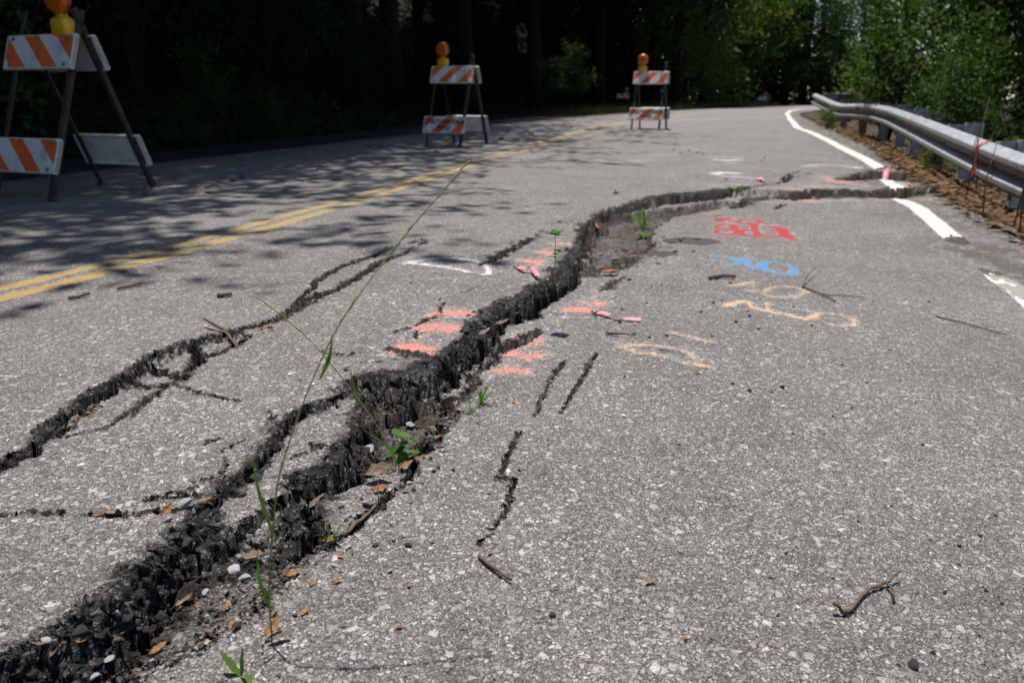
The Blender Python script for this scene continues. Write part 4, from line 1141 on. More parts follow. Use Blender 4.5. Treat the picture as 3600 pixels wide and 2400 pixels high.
def panel_mesh():
    bm = bmesh.new(); bmesh.ops.create_cube(bm, size=1)
    for v in bm.verts: v.co = Vector((v.co.x * .61, v.co.y * .03, v.co.z * .222))
    bmesh.ops.bevel(bm, geom=bm.edges[:], offset=.006, segments=2, affect='EDGES', profile=.5)
    back = max(bm.faces, key=lambda f: f.calc_center_median().y)      # hollow moulded back
    r_ = bmesh.ops.inset_individual(bm, faces=[back], thickness=.012, depth=-.018)
    me = bpy.data.meshes.new('panel'); bm.to_mesh(me); bm.free()
    return me
PANEL = panel_mesh()
PAN = {}
for k in ('stripe_a', 'stripe_b'):
    me = PANEL.copy(); me.materials.append(M[k]); PAN[k] = me
RIB = MB()
for j in range(10): RIB.box((.3062, .002, -.095 + .021 * j), (.006, .026, .009))
RIB.box((.3045, .002, 0), (.004, .026, .20))
RIB = RIB.mesh('edge_ribs'); RIB.materials.append(mat_simple('grimy_plastic', (.42, .40, .34), .6, .3, 60))
SPREAD, TOP = .40, 1.06
LEAN = math.atan2(SPREAD, TOP)
lensmb = MB()
prof = [(.0, -.036), (.05, -.036), (.082, -.030), (.092, -.012), (.092, .012), (.082, .030)] + [(r_, .034 + (.004 if i % 2 else 0) + .010 * (1 - r_ / .08)) for i, r_ in enumerate([.075, .066, .057, .048, .039, .030, .021, .012, .004])]
lensmb.lathe([(max(.002, r_), h) for r_, h in prof], 28, Matrix.Rotation(math.pi / 2, 3, 'X'))
LENS = lensmb.mesh('lens', True); LENS.materials.append(M['amber'])
rimmb = MB(); rimmb.lathe([(.090, -.008), (.097, -.008), (.097, .008), (.090, .008)], 28, Matrix.Rotation(math.pi / 2, 3, 'X'))
RIM = rimmb.mesh('lens_rim', True); RIM.materials.append(mat_simple('dark_amber_rim', (.35, .06, .01), .4))
cmb = MB(); cmb.box((0, 0, 0), (.150, .095, .125), None, .03); cmb.box((0, 0, .07), (.06, .05, .03), None, .008)
CASE = cmb.mesh('battery_case', True); CASE.materials.append(M['yellow_case'])
BOLT = MB(); BOLT.lathe([(.013, 0), (.013, .005), (.007, .009), (.002, .010)], 10, Matrix.Rotation(math.pi / 2, 3, 'X')); BOLT = BOLT.mesh('bolt', True); BOLT.materials.append(M['bolt'])

def font_mesh(txt, size):
    cu = bpy.data.curves.new('lettering', 'FONT'); cu.body = txt; cu.size = size; cu.align_x = 'CENTER'; cu.extrude = .0006; cu.offset = .0028
    o = bpy.data.objects.new('t', cu); COL.objects.link(o)
    dg = bpy.context.evaluated_depsgraph_get(); dg.update()
    me = bpy.data.meshes.new_from_object(o.evaluated_get(dg)); bpy.data.objects.remove(o); bpy.data.curves.remove(cu)
    me.materials.clear(); me.materials.append(M['ink']); me.name = 'lettering'
    return me
TXT = [font_mesh('CHATTANOOGA', .075), font_mesh('PWD', .085)]

def barricade(loc, yaw, stripe, light_x, label, letters=False, flip=1):
    e = empty('barricade', loc, (0, 0, yaw))
    for sy in (-1, 1):
        for sx in (-1, 1):
            a = Vector((sx * .245, sy * SPREAD, 0)); b = Vector((sx * .245 , -sy * .028, TOP + .08))
            d_ = b - a; z_ = d_.normalized(); x_ = Vector((1, 0, 0)); y_ = z_.cross(x_)
            rot = Matrix((x_, y_, z_)).transposed()
            mb = MB(); c_ = (a + b) / 2
            mb.box(c_ + x_ * .0, (.030, .005, d_.length), rot); mb.box(c_ + x_ * sx * .015 + y_ * .016, (.005, .030, d_.length), rot)
            mb.build('leg', M['angle'], e)
        for hz, low in ((.885, False), (.265, True)):
            t = hz / TOP; py = sy * (SPREAD * (1 - t) + .030)
            rx_ = -LEAN if sy < 0 else LEAN
            p = link('panel', PAN[stripe], None, e, (0, py, hz), (rx_, 0, 0 if sy < 0 else math.pi))
            if sy > 0: p.rotation_euler = (Matrix.Rotation(math.pi, 3, 'Z') @ Matrix.Rotation(-LEAN, 3, 'X')).to_euler()
            link('edge_ribs', RIB, None, p); link('edge_ribs', RIB, None, p, None, (0, 0, math.pi))
            for bx in (-.245, .245):
                for bz in (-.085, .085): link('bolt', BOLT, None, p, (bx, -.0155, bz))
            if letters and low and sy < 0:
                for tm, zz_ in zip(TXT, (.012, -.072)):
                    link('lettering', tm, None, p, (0, -.0165, zz_), (math.pi / 2, 0, 0))
    wl = empty('warning_light', (light_x, -.035, 1.06)); wl.parent = e
    link('battery_case', CASE, None, wl, (0, 0, -.03)); link('lens', LENS, None, wl, (0, -.01, .135)); link('lens_rim', RIM, None, wl, (0, -.01, .135))
    return tag(e, label, 'barricade', 'striped barricades on the closed road')

def feet(px_list):
    P = [at(*p) for p in px_list]
    return sum(p[0] for p in P) / len(P), sum(p[1] for p in P) / len(P)
# nearest on the left: front right foot and the two rear feet give its place
fr = at(145, 714); rr_ = at(556, 660)
ux, uy = rr_[0] - fr[0], rr_[1] - fr[1]; L = math.hypot(ux, uy); ux /= L; uy /= L
cx = (fr[0] + rr_[0]) / 2 - uy * .245; cy = (fr[1] + rr_[1]) / 2 + ux * .245
print('left barricade spread', L, cx, cy)
barricade((cx, cy, gz(cx, cy) if False else float(zb(cx, cy)) + .004), -math.atan2(ux, uy), 'stripe_b', .165, 'nearest barricade, cut by the left picture edge, falling orange and white stripes')
x, y = feet([(1488, 515), (1618, 515), (1597, 506), (1718, 506)])
barricade((x, y, float(zb(x, y)) + .004), R(-24), 'stripe_a', -.16, 'barricade in the middle of the shaded lane with black lettering on its lower panel', True)
x, y = feet([(2209, 456), (2297, 456), (2266, 452), (2352, 453)])
barricade((x, y, float(zb(x, y)) + .004), R(-20), 'stripe_a', -.16, 'sunlit barricade on the yellow line with black lettering on its lower panel', True)
def far_barricade(px, py_top, w_px, yaw, stripe, lx_, label):
    dep = F * .61 / w_px
    p = wp(px, py_top, dep)
    barricade((p.x, p.y, p.z - 1.0), yaw, stripe, lx_, label)
    return p
pA = far_barricade(1566, 357, 50, R(35), 'stripe_b', .16, 'dim distant barricade seen between the legs of the lettered one')
pB = far_barricade(2190, 330, 44, R(-10), 'stripe_b', .16, 'dim distant barricade just left of the sunlit one')
pC = far_barricade(2679, 341, 30, R(5), 'stripe_a', .16, 'smallest farthest barricade near the road bend')
print('far barricades', pA, pB, pC, tz(pA.x, pA.y), tz(pB.x, pB.y), tz(pC.x, pC.y))
# back of a diamond warning sign behind the farthest barricade
p = wp(2690, 345, 58)
sg = empty('road_sign', (p.x, p.y, p.z - .9))
mb = MB(); mb.box((0, 0, .9), (.76, .006, .76), Matrix.Rotation(R(45), 3, 'Y')); mb.build('sign_plate', mat_simple('sign_back', (.16, .13, .10), .6, .2, 8), sg)
mb = MB(); mb.box((0, .03, .4), (.05, .03, 1.6)); mb.build('post', M['post'], sg)
tag(sg, 'dark diamond road sign seen from behind at the far bend', 'road sign')
print('barricades done')

# ------------------------------------------------------------------ small things on the road
def mat_dead(name, c1, c2, c3):
    m = NT(name); co = m.obj(); g_ = m.n('TexCoord').outputs['Generated']
    r = m.n('ObjectInfo').outputs['Random']
    c = m.mix(r, c1, c2)
    c = m.mix(m.maprange(m.noise(g_, 5, 4, .65), .42, .62), c, c3)
    v_ = m.noise(g_, 14, 4, .7)
    b = m.n('BsdfPrincipled', inp={'Base Color': c, 'Roughness': .75, 'Normal': m.bump(v_, .4, .001)})
    t = m.n('BsdfTranslucent', inp={'Color': c})
    mx = m.n('MixShader', inp={0: .22, 1: b.outputs[0], 2: t.outputs[0]})
    m.t.links.new(mx.outputs[0], m.out.inputs[0])
    return m.m
M['dead'] = mat_dead('dead_leaf_orange', (.34, .115, .03), (.40, .20, .07), (.15, .06, .022))
M['dead_brown'] = mat_dead('dead_leaf_brown', (.16, .10, .065), (.28, .19, .125), (.09, .055, .035))
M['twig'] = mat_simple('twig_bark', (.115, .078, .052), .85, .45, 120, .002, spec=.2)
M['crumb'] = mat_simple('asphalt_crumb', (.022, .021, .020), .8, .4, 90, .003)
M['chip'] = mat_simple('pale_stone', (.34, .34, .33), .8, .3, 60, .002, obj_rand=.6)
M['blade'] = mat_leaf('grass_blade', (.07, .15, .025), (.12, .21, .04), .45, .35, False)
M['stalk'] = mat_leaf('grass_stalk', (.20, .24, .08), (.30, .34, .13), .5, .25, False)
M['weed'] = mat_leaf('weed_leaf', (.05, .13, .02), (.085, .19, .035), .45, .35, False)

def leaf_mesh(name, L, W, curl, lobes, seed, fold=.25, n=9):
    """dry leaf: outline with lobes, folded along the rib and curled over its length"""
    g = random.Random(seed); vs_, fs_ = [], []
    tw = g.uniform(-.6, .6)
    for i in range(n):
        t = i / (n - 1)
        w2 = W * .5 * math.sin(math.pi * min(1, .04 + .95 * t)) ** .8
        w2 *= 1 + lobes * math.sin(t * math.pi * 5 + seed)
        a = curl * (t - .35)
        px = L * (math.sin(a) / curl if abs(curl) > .05 else t - .35); pz = L * ((1 - math.cos(a)) / curl if abs(curl) > .05 else 0)
        tt = tw * (t - .5)
        for k in (-1, -.5, 0, .5, 1):
            y_ = w2 * k * g.uniform(.85, 1.1); zz_ = abs(k) * w2 * fold * 2 + y_ * tt + g.uniform(-.04, .04) * W
            vs_.append((px - math.sin(a) * zz_ + .1 * W * abs(k) * lobes, y_, pz + math.cos(a) * zz_))
    for i in range(n - 1):
        for k in range(4): fs_.append((5 * i + k, 5 * i + k + 1, 5 * i + k + 6, 5 * i + k + 5))
    mb = MB(); mb.add(vs_, fs_)
    # stalk
    p0 = Vector(vs_[2]); mb.tube([p0 + Vector((.004, 0, 0)), p0 + Vector((-.08 * L, .02 * L, .02 * L)), p0 + Vector((-.22 * L, .05 * L, .05 * L))], [.02 * W, .016 * W, .012 * W], 4)
    return mb.mesh(name, True)
def place_leaf(vx, vy, L, W, curl, lobes, seed, mat, label, yaw=None, pitch=0., roll=0., lift=.004, group=None):
    x, y = av(vx, vy)
    o = link('dead_leaf', leaf_mesh('dead_leaf', L * .62, W * .6, curl, lobes * .6, seed), M[mat], None, (x, y, gz(x, y) + lift),
             (roll, pitch, rnd.uniform(0, 6.28) if yaw is None else yaw))
    return tag(o, label, 'dead leaf', group)
place_leaf(862, 1086, .085, .055, 1.3, .35, 3, 'dead_brown', 'big curled grey brown leaf lodged in the pit', R(20), -.1, .2, .016)
place_leaf(868, 1112, .05, .028, .8, .2, 5, 'dead', 'tan leaf just below the big curled leaf', R(10), lift=.006)
place_leaf(415, 1347, .07, .030, 1.6, .15, 7, 'dead_brown', 'brown leaf curled upright beside the dark break', R(60), -.5, .9, .022)
place_leaf(670, 1308, .04, .022, .9, .2, 8, 'dead', 'orange brown leaf right of the grass stem', R(35), lift=.005)
place_leaf(570, 1252, .055, .035, .7, .3, 9, 'dead_brown', 'torn brown leaf beside the white stone', R(10), lift=.006)
place_leaf(467, 1159, .042, .018, 1.0, .2, 10, 'dead', 'orange curled leaf at the end of the slit', R(15), lift=.006)
place_leaf(222, 1186, .035, .012, .9, .1, 11, 'dead', 'left rust leaf of the pair on the thin crack', R(-5), lift=.005)
place_leaf(251, 1184, .034, .012, 1.1, .1, 12, 'dead', 'right tan leaf of the pair on the thin crack', R(10), lift=.006)
place_leaf(383, 1198, .036, .020, .5, .4, 13, 'dead', 'crumpled rust brown leaf standing on the broken edge', R(70), -.3, .6, .014)
place_leaf(612, 1050, .05, .018, .9, .2, 14, 'dead', 'rust leaf wedged upright in the slit', R(60), -.6, .5, .0)
place_leaf(767, 1100, .03, .016, .4, .2, 15, 'dead', 'red orange leaf standing inside the black hole', R(80), -1.0, 0, .030)
place_leaf(718, 1140, .055, .020, .9, .3, 16, 'dead_brown', 'tan curled leaf in the thin crack below the hole', R(75), lift=.006)
place_leaf(752, 1238, .042, .022, 1.0, .3, 17, 'dead', 'orange leaf under the small dark grass tuft', R(20), lift=.006)
place_leaf(930, 1065, .05, .024, .8, .3, 18, 'dead', 'orange leaf heap piece beside the weed', R(45), lift=.01)
place_leaf(960, 1035, .05, .022, .9, .3, 19, 'dead', 'long orange leaf in the gap right of the weed', R(50), lift=.01)
place_leaf(1003, 1000, .055, .026, .8, .3, 20, 'dead', 'upper rust leaf wedged at the edge of the pit', R(70), -.2, .4, .014)
place_leaf(1000, 985, .04, .02, .8, .3, 21, 'dead', 'dark rust leaf behind the wedged one at the pit edge', R(30), lift=.01)
place_leaf(990, 940, .045, .02, .6, .3, 22, 'dead', 'small orange leaf on the pit rubble', R(-20), lift=.007)
place_leaf(278, 878, .035, .026, 1.5, .1, 23, 'dead_brown', 'pale curled leaf standing in the left crack', R(80), -.6, .3, .02)
place_leaf(168, 1412, .022, .010, .4, .1, 24, 'dead', 'small flat orange leaf on the left slab', R(-10), lift=.005)
place_leaf(620, 1440, .05, .022, .9, .3, 25, 'dead', 'bright orange leaf at the foot of the tall grass', R(60), -.2, .3, .01)
place_leaf(632, 1455, .05, .016, .6, .1, 26, 'dead_brown', 'brown leaf lying beside the foot of the tall grass', R(20), lift=.006)
place_leaf(350, 1445, .04, .018, .8, .3, 27, 'dead', 'orange leaf at the lip of the near break', R(60), lift=.006)
place_leaf(516, 1358, .024, .010, .8, .1, 28, 'dead', 'narrow tan leaf in the dark rubble', R(70), lift=.006)
place_leaf(1490, 1335, .030, .014, .6, .2, 29, 'dead', 'brown leaf alone on the near right lane', R(10), lift=.005)
place_leaf(1395, 618, .12, .06, .7, .4, 30, 'dead', 'orange brown leaf on the broken rim above the right ribbon', R(10), lift=.01)
place_leaf(1110, 812, .09, .03, .7, .2, 31, 'dead_brown', 'tan leaf lodged deep in the wide gap', R(60), lift=.10)
place_leaf(1150, 775, .08, .03, .9, .2, 32, 'dead_brown', 'pale leaf lodged against the lower lip of the gap', R(40), lift=.10)
place_leaf(908, 388, .30, .16, .5, .4, 33, 'dead', 'clump of brown leaves on the shaded lane', R(5), lift=.01)
place_leaf(835, 405, .16, .08, .5, .2, 34, 'blade', 'pale green leaf lying on the shaded lane', R(15), lift=.01)
place_leaf(1556, 1010, .022, .009, .5, .1, 35, 'dead', 'small tan leaf on the right lane below the peach loop', R(-15), lift=.004)
place_leaf(1600, 852, .035, .016, .7, .1, 36, 'weed', 'tiny green leaf lying on the right lane', R(5), lift=.004)
place_leaf(1645, 500, .10, .05, .8, .3, 37, 'dead', 'orange leaf at the start of the red figures', R(20), lift=.01)
place_leaf(1450, 588, .08, .04, .8, .3, 38, 'dead', 'orange leaf in the far dirt pit', R(20), lift=.01)
place_leaf(1372, 520, .09, .03, .6, .2, 39, 'dead', 'long orange leaf against the far pit wall', R(100), -.3, 0, .02)
# scraps: many alike
LV = [leaf_mesh('leaf_scrap', 1.0, .45, c_, .25, 200 + i, n=6) for i, c_ in enumerate((.3, .7, 1.1, .5, .9))]
SC1 = []
for me in LV:
    for k in ('dead', 'dead_brown'):
        c_ = me.copy(); c_.materials.append(M[k]); SC1.append(c_)
def scrap(x, y, size, label, group, lift=.002):
    o = link('leaf_scrap', rnd.choice(SC1), None, None, (x, y, gz(x, y) + lift), (rnd.uniform(-.3, .3), rnd.uniform(-.3, .3), rnd.uniform(0, 6.28)))
    o.scale = (size, size, size)
    return tag(o, label, 'leaf scrap', group)
spine = [(80, 1560), (330, 1410), (470, 1380), (560, 1330), (700, 1280), (800, 1200), (900, 1110), (980, 1010), (1060, 930), (1120, 860)]
SP_ = [av(*p) for p in spine]
for i in range(85):
    t = rnd.random() * (len(SP_) - 1.001); k = int(t); f = t - k
    x = SP_[k][0] + f * (SP_[k + 1][0] - SP_[k][0]) + rnd.gauss(0, .05); y = SP_[k][1] + f * (SP_[k + 1][1] - SP_[k][1]) + rnd.gauss(0, .04)
    scrap(x, y, rnd.uniform(.006, .018), 'tiny orange brown leaf scrap in the rubble along the near break', 'leaf scraps along the near break')
lc = [av(*p) for p in [(60, 1040), (180, 960), (260, 905), (330, 900), (430, 850), (540, 785), (640, 740), (760, 668)]]
for i in range(26):
    t = rnd.random() * (len(lc) - 1.001); k = int(t); f = t - k
    scrap(lc[k][0] + f * (lc[k + 1][0] - lc[k][0]) + rnd.gauss(0, .02), lc[k][1] + f * (lc[k + 1][1] - lc[k][1]) + rnd.gauss(0, .02), rnd.uniform(.010, .028), 'tiny leaf scrap caught in the long left crack', 'leaf scraps in the left crack')
pit = av(1430, 560)
for i in range(34):
    scrap(pit[0] + rnd.gauss(0, .16), pit[1] + rnd.gauss(0, .28), rnd.uniform(.02, .055), 'orange leaf scrap in the brown dirt of the far pit', 'leaf scraps in the far pit')
for i in range(120):
    y = .8 + 2.4 * rnd.random() ** 1.3
    scrap((rnd.random() * 1.9 - .75) * .66 * y, y, rnd.uniform(.005, .013), 'tiny tan leaf scrap lying on the open asphalt', 'leaf scraps on the open asphalt')
for i in range(46):
    y = 4.5 + 8 * rnd.random(); x = lx(y) + .3 + 2.2 * rnd.random()
    scrap(x, y, rnd.uniform(.04, .13), 'brown leaf scrap scattered on the shaded left lane', 'leaf scraps on the shaded lane')
for i in range(26):
    y = 5.0 + 9 * rnd.random(); x = lx(y) + 3.3 + 3.0 * rnd.random()
    scrap(x, y, rnd.uniform(.03, .07), 'brown leaf scrap scattered on the far sunny lane', 'leaf scraps on the far lane')

def chunk_mesh(name, seed, flat=.6, mat=None):
    bm = bmesh.new(); bmesh.ops.create_icosphere(bm, subdivisions=2, radius=.5)
    g = random.Random(seed)
    cuts = [(Vector((g.gauss(0, 1), g.gauss(0, 1), g.gauss(0, 1))).normalized(), g.uniform(.24, .42)) for _ in range(9)]
    for v in bm.verts:
        for n_, d_ in cuts:
            e_ = v.co.dot(n_) - d_
            if e_ > 0: v.co -= n_ * e_
        v.co *= g.uniform(.94, 1.06); v.co.z *= flat; v.co.x *= 1.2
    me = bpy.data.meshes.new(name); bm.to_mesh(me); bm.free()
    if mat: me.materials.append(M[mat])
    return me
CRB = [chunk_mesh('asphalt_crumb', 300 + i, .7, 'crumb') for i in range(5)]
CHP = [chunk_mesh('stone_chip', 320 + i, .5, 'chip') for i in range(5)]
def chunk(x, y, size, lib, name, label, cat, group):
    o = link(name, rnd.choice(lib), None, None, (x, y, gz(x, y) + size * .18), (rnd.uniform(-.4, .4), rnd.uniform(-.4, .4), rnd.uniform(0, 6.28)))
    o.scale = (size, size, size)
    return tag(o, label, cat, group)
for i in range(46):
    a = rnd.gauss(0, 1)
    x, y = at(2350 + rnd.gauss(0, 420), 1080 + rnd.gauss(0, 110))
    chunk(x, y, rnd.uniform(.006, .015), CRB, 'asphalt_crumb', 'small black asphalt crumb on the slumped lane', 'crumb', 'black crumbs on the slumped lane')
for i in range(22):
    x, y = at(2700 + 850 * rnd.random(), 1250 + 1100 * rnd.random())
    chunk(x, y, rnd.uniform(.004, .008), CRB, 'asphalt_crumb', 'small black asphalt crumb on the near right lane', 'crumb', 'black crumbs on the near right lane')
for i in range(60):
    t = rnd.random() * (len(SP_) - 1.001); k = int(t); f = t - k
    chunk(SP_[k][0] + f * (SP_[k + 1][0] - SP_[k][0]) + rnd.gauss(0, .06), SP_[k][1] + f * (SP_[k + 1][1] - SP_[k][1]) + rnd.gauss(0, .05), rnd.uniform(.005, .012), CHP, 'stone_chip', 'loose pale stone chip in the rubble of the near break', 'stone', 'loose chips in the near break')
for i in range(70):
    t = rnd.random() * (len(SP_) - 3.001); k = int(t); f = t - k
    chunk(SP_[k][0] + f * (SP_[k + 1][0] - SP_[k][0]) + rnd.gauss(0, .05), SP_[k][1] + f * (SP_[k + 1][1] - SP_[k][1]) + rnd.gauss(0, .05), rnd.uniform(.005, .013), CRB, 'asphalt_crumb', 'black lump of broken binder in the near break', 'crumb', 'black lumps in the near break')
wall_l = [av(*p) for p in [(860, 872), (960, 862), (1045, 820), (1085, 765), (1130, 715), (1200, 690), (1262, 655), (1312, 610), (1335, 560)]]
wall_b = [av(*p) for p in [(40, 1540), (240, 1450), (320, 1380), (400, 1300), (460, 1220), (540, 1130), (640, 1020)]]
for W_, n_, lab_, grp_ in ((wall_l, 60, 'dark lump of broken asphalt on the wall of the wide gap', 'lumps on the wall of the wide gap'), (wall_b, 24, 'dark lump of broken asphalt on the slope of the near break', 'lumps on the slope of the near break')):
    for i in range(n_):
        t = rnd.random() * (len(W_) - 1.001); k = int(t); f = t - k
        x = W_[k][0] + f * (W_[k + 1][0] - W_[k][0]) + rnd.gauss(0, .022); y = W_[k][1] + f * (W_[k + 1][1] - W_[k][1]) + rnd.gauss(0, .022)
        o = chunk(x, y, rnd.uniform(.010, .026), CRB, 'asphalt_lump', lab_, 'asphalt lump', grp_)
        o.location.z -= o.scale[0] * .25
for vx, vy, s_, lb in [(530, 1267, .026, 'white angular stone beside the torn brown leaf'), (421, 1168, .028, 'grey square stone at the end of the slit'), (851, 1145, .026, 'grey stone below the big curled leaf'), (846, 1000, .028, 'tall white stone at the pit wall'), (556, 1290, .020, 'crumbly white lime fragment below the white stone'), (941, 933, .022, 'pale flat stone on the pit floor'), (650, 990, .020, 'pale stone beside the slit')]:
    x, y = av(vx, vy)
    o = chunk(x, y, s_, CHP, 'stone', lb, 'stone', None)
for vx, vy, s_, lb in [(2100, 1525, .016, 'black shiny lump of asphalt in the near right corner'), (1270, 1405, .010, 'dark lump near the bottom of the right lane')]:
    x, y = av(vx, vy); chunk(x, y, s_, CRB, 'asphalt_crumb', lb, 'crumb', None)

# twigs
def twig(parts, label, lift=.003):
    """parts: list of ([(vx, vy, lift m)...], r0, r1)"""
    mb = MB(); o0 = None
    g = random.Random(len(label) * 7 + int(parts[0][0][0][0]))
    for pts, r0, r1 in parts:
        P = []
        for vx, vy, lf in pts:
            x, y = av(vx, vy); P.append(Vector((x, y, max(gz(x, y), float(zb(x, y)) - .02) + lf + r0)))
        Q_ = []
        for a, b in zip(P, P[1:]):
            n = max(2, int((b - a).length / .012))
            for i in range(n): Q_.append(a.lerp(b, i / n) + Vector((g.uniform(-1, 1), g.uniform(-1, 1), g.uniform(-.5, .5))) * r0 * .45)
        Q_.append(P[-1])
        if o0 is None: o0 = Q_[0].copy()
        mb.tube([q - o0 for q in Q_], [(r0 + (r1 - r0) * i / (len(Q_) - 1)) * g.uniform(.85, 1.15) for i in range(len(Q_))], 7)
    o = mb.build('twig', M['twig'], None, True, o0)
    return tag(o, label, 'twig')
twig([([(1912, 1404, .014), (1935, 1411, .004), (1952, 1405, .002), (1965, 1385, .002), (1985, 1360, .003), (2015, 1347, .003), (2042, 1338, .006), (2066, 1326, .012)], .0030, .0020), ([(2036, 1341, .005), (2046, 1358, .008), (2052, 1372, .012), (2051, 1380, .002)], .0020, .0014)], 'forked curved twig lying on the near right lane')
twig([([(1100, 1268, .001), (1125, 1290, .003), (1150, 1312, .004), (1174, 1326, .002)], .0035, .0022)], 'short straight twig right of the thin crack')
twig([([(470, 750, .02), (515, 765, .014), (548, 790, .004)], .004, .0045)], 'twig lying across the long left crack')
twig([([(1843, 658, .002), (1880, 676, .004), (1920, 694, .003)], .004, .0028), ([(1843, 658, .004), (1852, 645, .02), (1870, 630, .03)], .0025, .0014), ([(1880, 676, .004), (1905, 681, .004), (1985, 684, .004)], .0025, .0014)], 'thin forked twig beside the peach 10')
twig([([(2150, 730, .002), (2200, 742, .004), (2260, 758, .004), (2312, 770, .002)], .003, .0014)], 'long thin curved twig on the far right of the lane')
twig([([(1391, 757, .002), (1430, 760, .004), (1458, 763, .002)], .004, .002)], 'thin dark twig above the peach loop')
twig([([(158, 690, .002), (205, 680, .004)], .006, .005)], 'dark stick nearest the yellow line on the left')
twig([([(270, 668, .002), (300, 662, .003), (325, 656, .003)], .005, .003)], 'thin stick below the yellow line')
twig([([(498, 684, .002), (534, 681, .003)], .007, .006)], 'stubby brown stick on the sunny left slab')
twig([([(790, 1215, .004), (815, 1190, .006), (840, 1172, .005), (862, 1150, .004)], .004, .003)], 'brown stick lying along the crack below the pit')
twig([([(1628, 638, .002), (1660, 634, .003), (1690, 636, .003)], .008, .006)], 'brown bark piece above the peach 10')

# pink survey ribbons
def ribbon(pts, wid, label, pin=True):
    mb = MB(); vs_, fs_ = [], []
    P = []
    for vx, vy, lf in pts:
        x, y = av(vx, vy); P.append(Vector((x, y, gz(x, y) + lf)))
    o0 = P[0].copy()
    Q_ = []
    for a, b in zip(P, P[1:]):
        for i in range(5): Q_.append(a.lerp(b, i / 5))
    Q_.append(P[-1])
    for i, q in enumerate(Q_):
        t = (Q_[min(i + 1, len(Q_) - 1)] - Q_[max(i - 1, 0)]).normalized(); sd_ = Vector((-t.y, t.x, 0)).normalized()
        ang = .5 * math.sin(i * .55); off = sd_ * math.cos(ang) * wid / 2 + Vector((0, 0, math.sin(ang) * wid / 2))
        up = Vector((0, 0, .0012)); b = q - o0 + Vector((0, 0, abs(math.sin(ang)) * wid / 2))
        vs_ += [b - off, b + off, b + off + up, b - off + up]
    for i in range(len(Q_) - 1):
        a, b = 4 * i, 4 * i + 4
        fs_ += [(a, a + 1, b + 1, b), (a + 1, a + 2, b + 2, b + 1), (a + 2, a + 3, b + 3, b + 2), (a + 3, a, b, b + 3)]
    mb.add(vs_, fs_)
    e = empty('survey_ribbon', o0)
    mb.build('tape', M['pink_tape'], e, True)
    if pin:
        mb = MB(); mb.lathe([(.011, 0), (.011, .003), (.005, .006), (.002, .007)], 12)
        mb.build('nail_head', M['bolt'], e, True, (0, 0, .004))
    return tag(e, label, 'ribbon')
ribbon([(1185, 622, .004), (1205, 633, .012), (1222, 634, .022), (1232, 648, .012), (1240, 656, .006)], .017, 'pink survey ribbon nailed on the upper slab, twisted towards the gap')
ribbon([(1366, 706, .003), (1395, 715, .008), (1420, 722, .006), (1472, 728, .004)], .015, 'pink survey ribbon nailed on the lower slab, stretched flat to the right')
ribbon([Z4(470, 300) + (.004,), Z4(510, 318) + (.01,), Z4(550, 335) + (.006,)], .04, 'small pale pink ribbon behind the far end of the gap', False)
ribbon([Z4(1806, 205) + (.004,), Z4(1808, 225) + (.0,), Z4(1808, 250) + (.004,)], .05, 'pink ribbon hanging over the far break at the white edge line', False)

# grass and weeds growing out of the cracks
def blade_verts(base, tip, wid, bend, side_, n=9):
    base, tip = Vector(base), Vector(tip); side_ = Vector(side_).normalized(); vs_, fs_ = [], []
    for i in range(n):
        t = i / (n - 1); p = base.lerp(tip, t) + Vector(bend) * math.sin(math.pi * t)
        w2 = wid / 2 * (min(1, .45 + 2.2 * t) * (1 - t ** 2.2) + .03)
        vs_ += [p - side_ * w2, p + Vector((0, 0, -w2 * .5)), p + side_ * w2]
    for i in range(n - 1):
        a, b = 3 * i, 3 * i + 3
        fs_ += [(a, a + 1, b + 1, b), (a + 1, a + 2, b + 2, b + 1)]
    return vs_, fs_
def curve_pts(P, n=24):
    P = [Vector(p) for p in P]; out = []
    for i in range(n + 1):
        t = i / n * (len(P) - 1); k = min(int(t), len(P) - 2); f = t - k
        p0 = P[max(k - 1, 0)]; p1 = P[k]; p2 = P[k + 1]; p3 = P[min(k + 2, len(P) - 1)]
        out.append(.5 * ((2 * p1) + (p2 - p0) * f + (2 * p0 - 5 * p1 + 4 * p2 - p3) * f * f + (3 * p1 - p0 - 3 * p2 + p3) * f ** 3))
    return out
def vp(x, y, depth): return wp(x * K, y * K, depth)
def stalk_plant(name, base_v, pts, r0, r1, seed_from, blades, label):
    x, y = av(*base_v); b0 = Vector((x, y, gz(x, y) - .008))
    P = curve_pts([b0] + pts, 40)
    e = empty(name, b0)
    mb = MB(); n = len(P)
    mb.tube([p - b0 for p in P], [(r0 + (r1 - r0) * i / (n - 1)) for i in range(n)], 6)
    mb.build('stalk', M['stalk'], e, True)
    g = random.Random(int(base_v[0])); sd = MB()
    for i in range(int(n * seed_from), n - 1):
        for k in range(2):
            t = (P[i + 1] - P[i]).normalized(); o_ = Vector((g.uniform(-1, 1), g.uniform(-1, 1), g.uniform(-.4, .4))); o_ = (o_ - t * o_.dot(t)).normalized()
            p = P[i].lerp(P[i + 1], k * .5) - b0
            sd.tube([p + o_ * r1 * .5, p + o_ * r1 * 1.5 + t * .005, p + o_ * r1 * 1.7 + t * .011], [.0005, .0011, .0003], 5)
    sd.build('seed_head', M['stalk'], e, True)
    for (bp, tp, wd, bend) in blades:
        bv, bf = blade_verts(bp - b0, tp - b0, wd, bend, (1, .25, .1))
        mb = MB(); mb.add(bv, bf); mb.build('blade', M['blade'], e, True)
    return tag(e, label, 'grass')
D0 = math.hypot(*av(622, 1440)) 
dep0 = (av(622, 1440)[1] * CP + (CAM_H - 0) * SP)
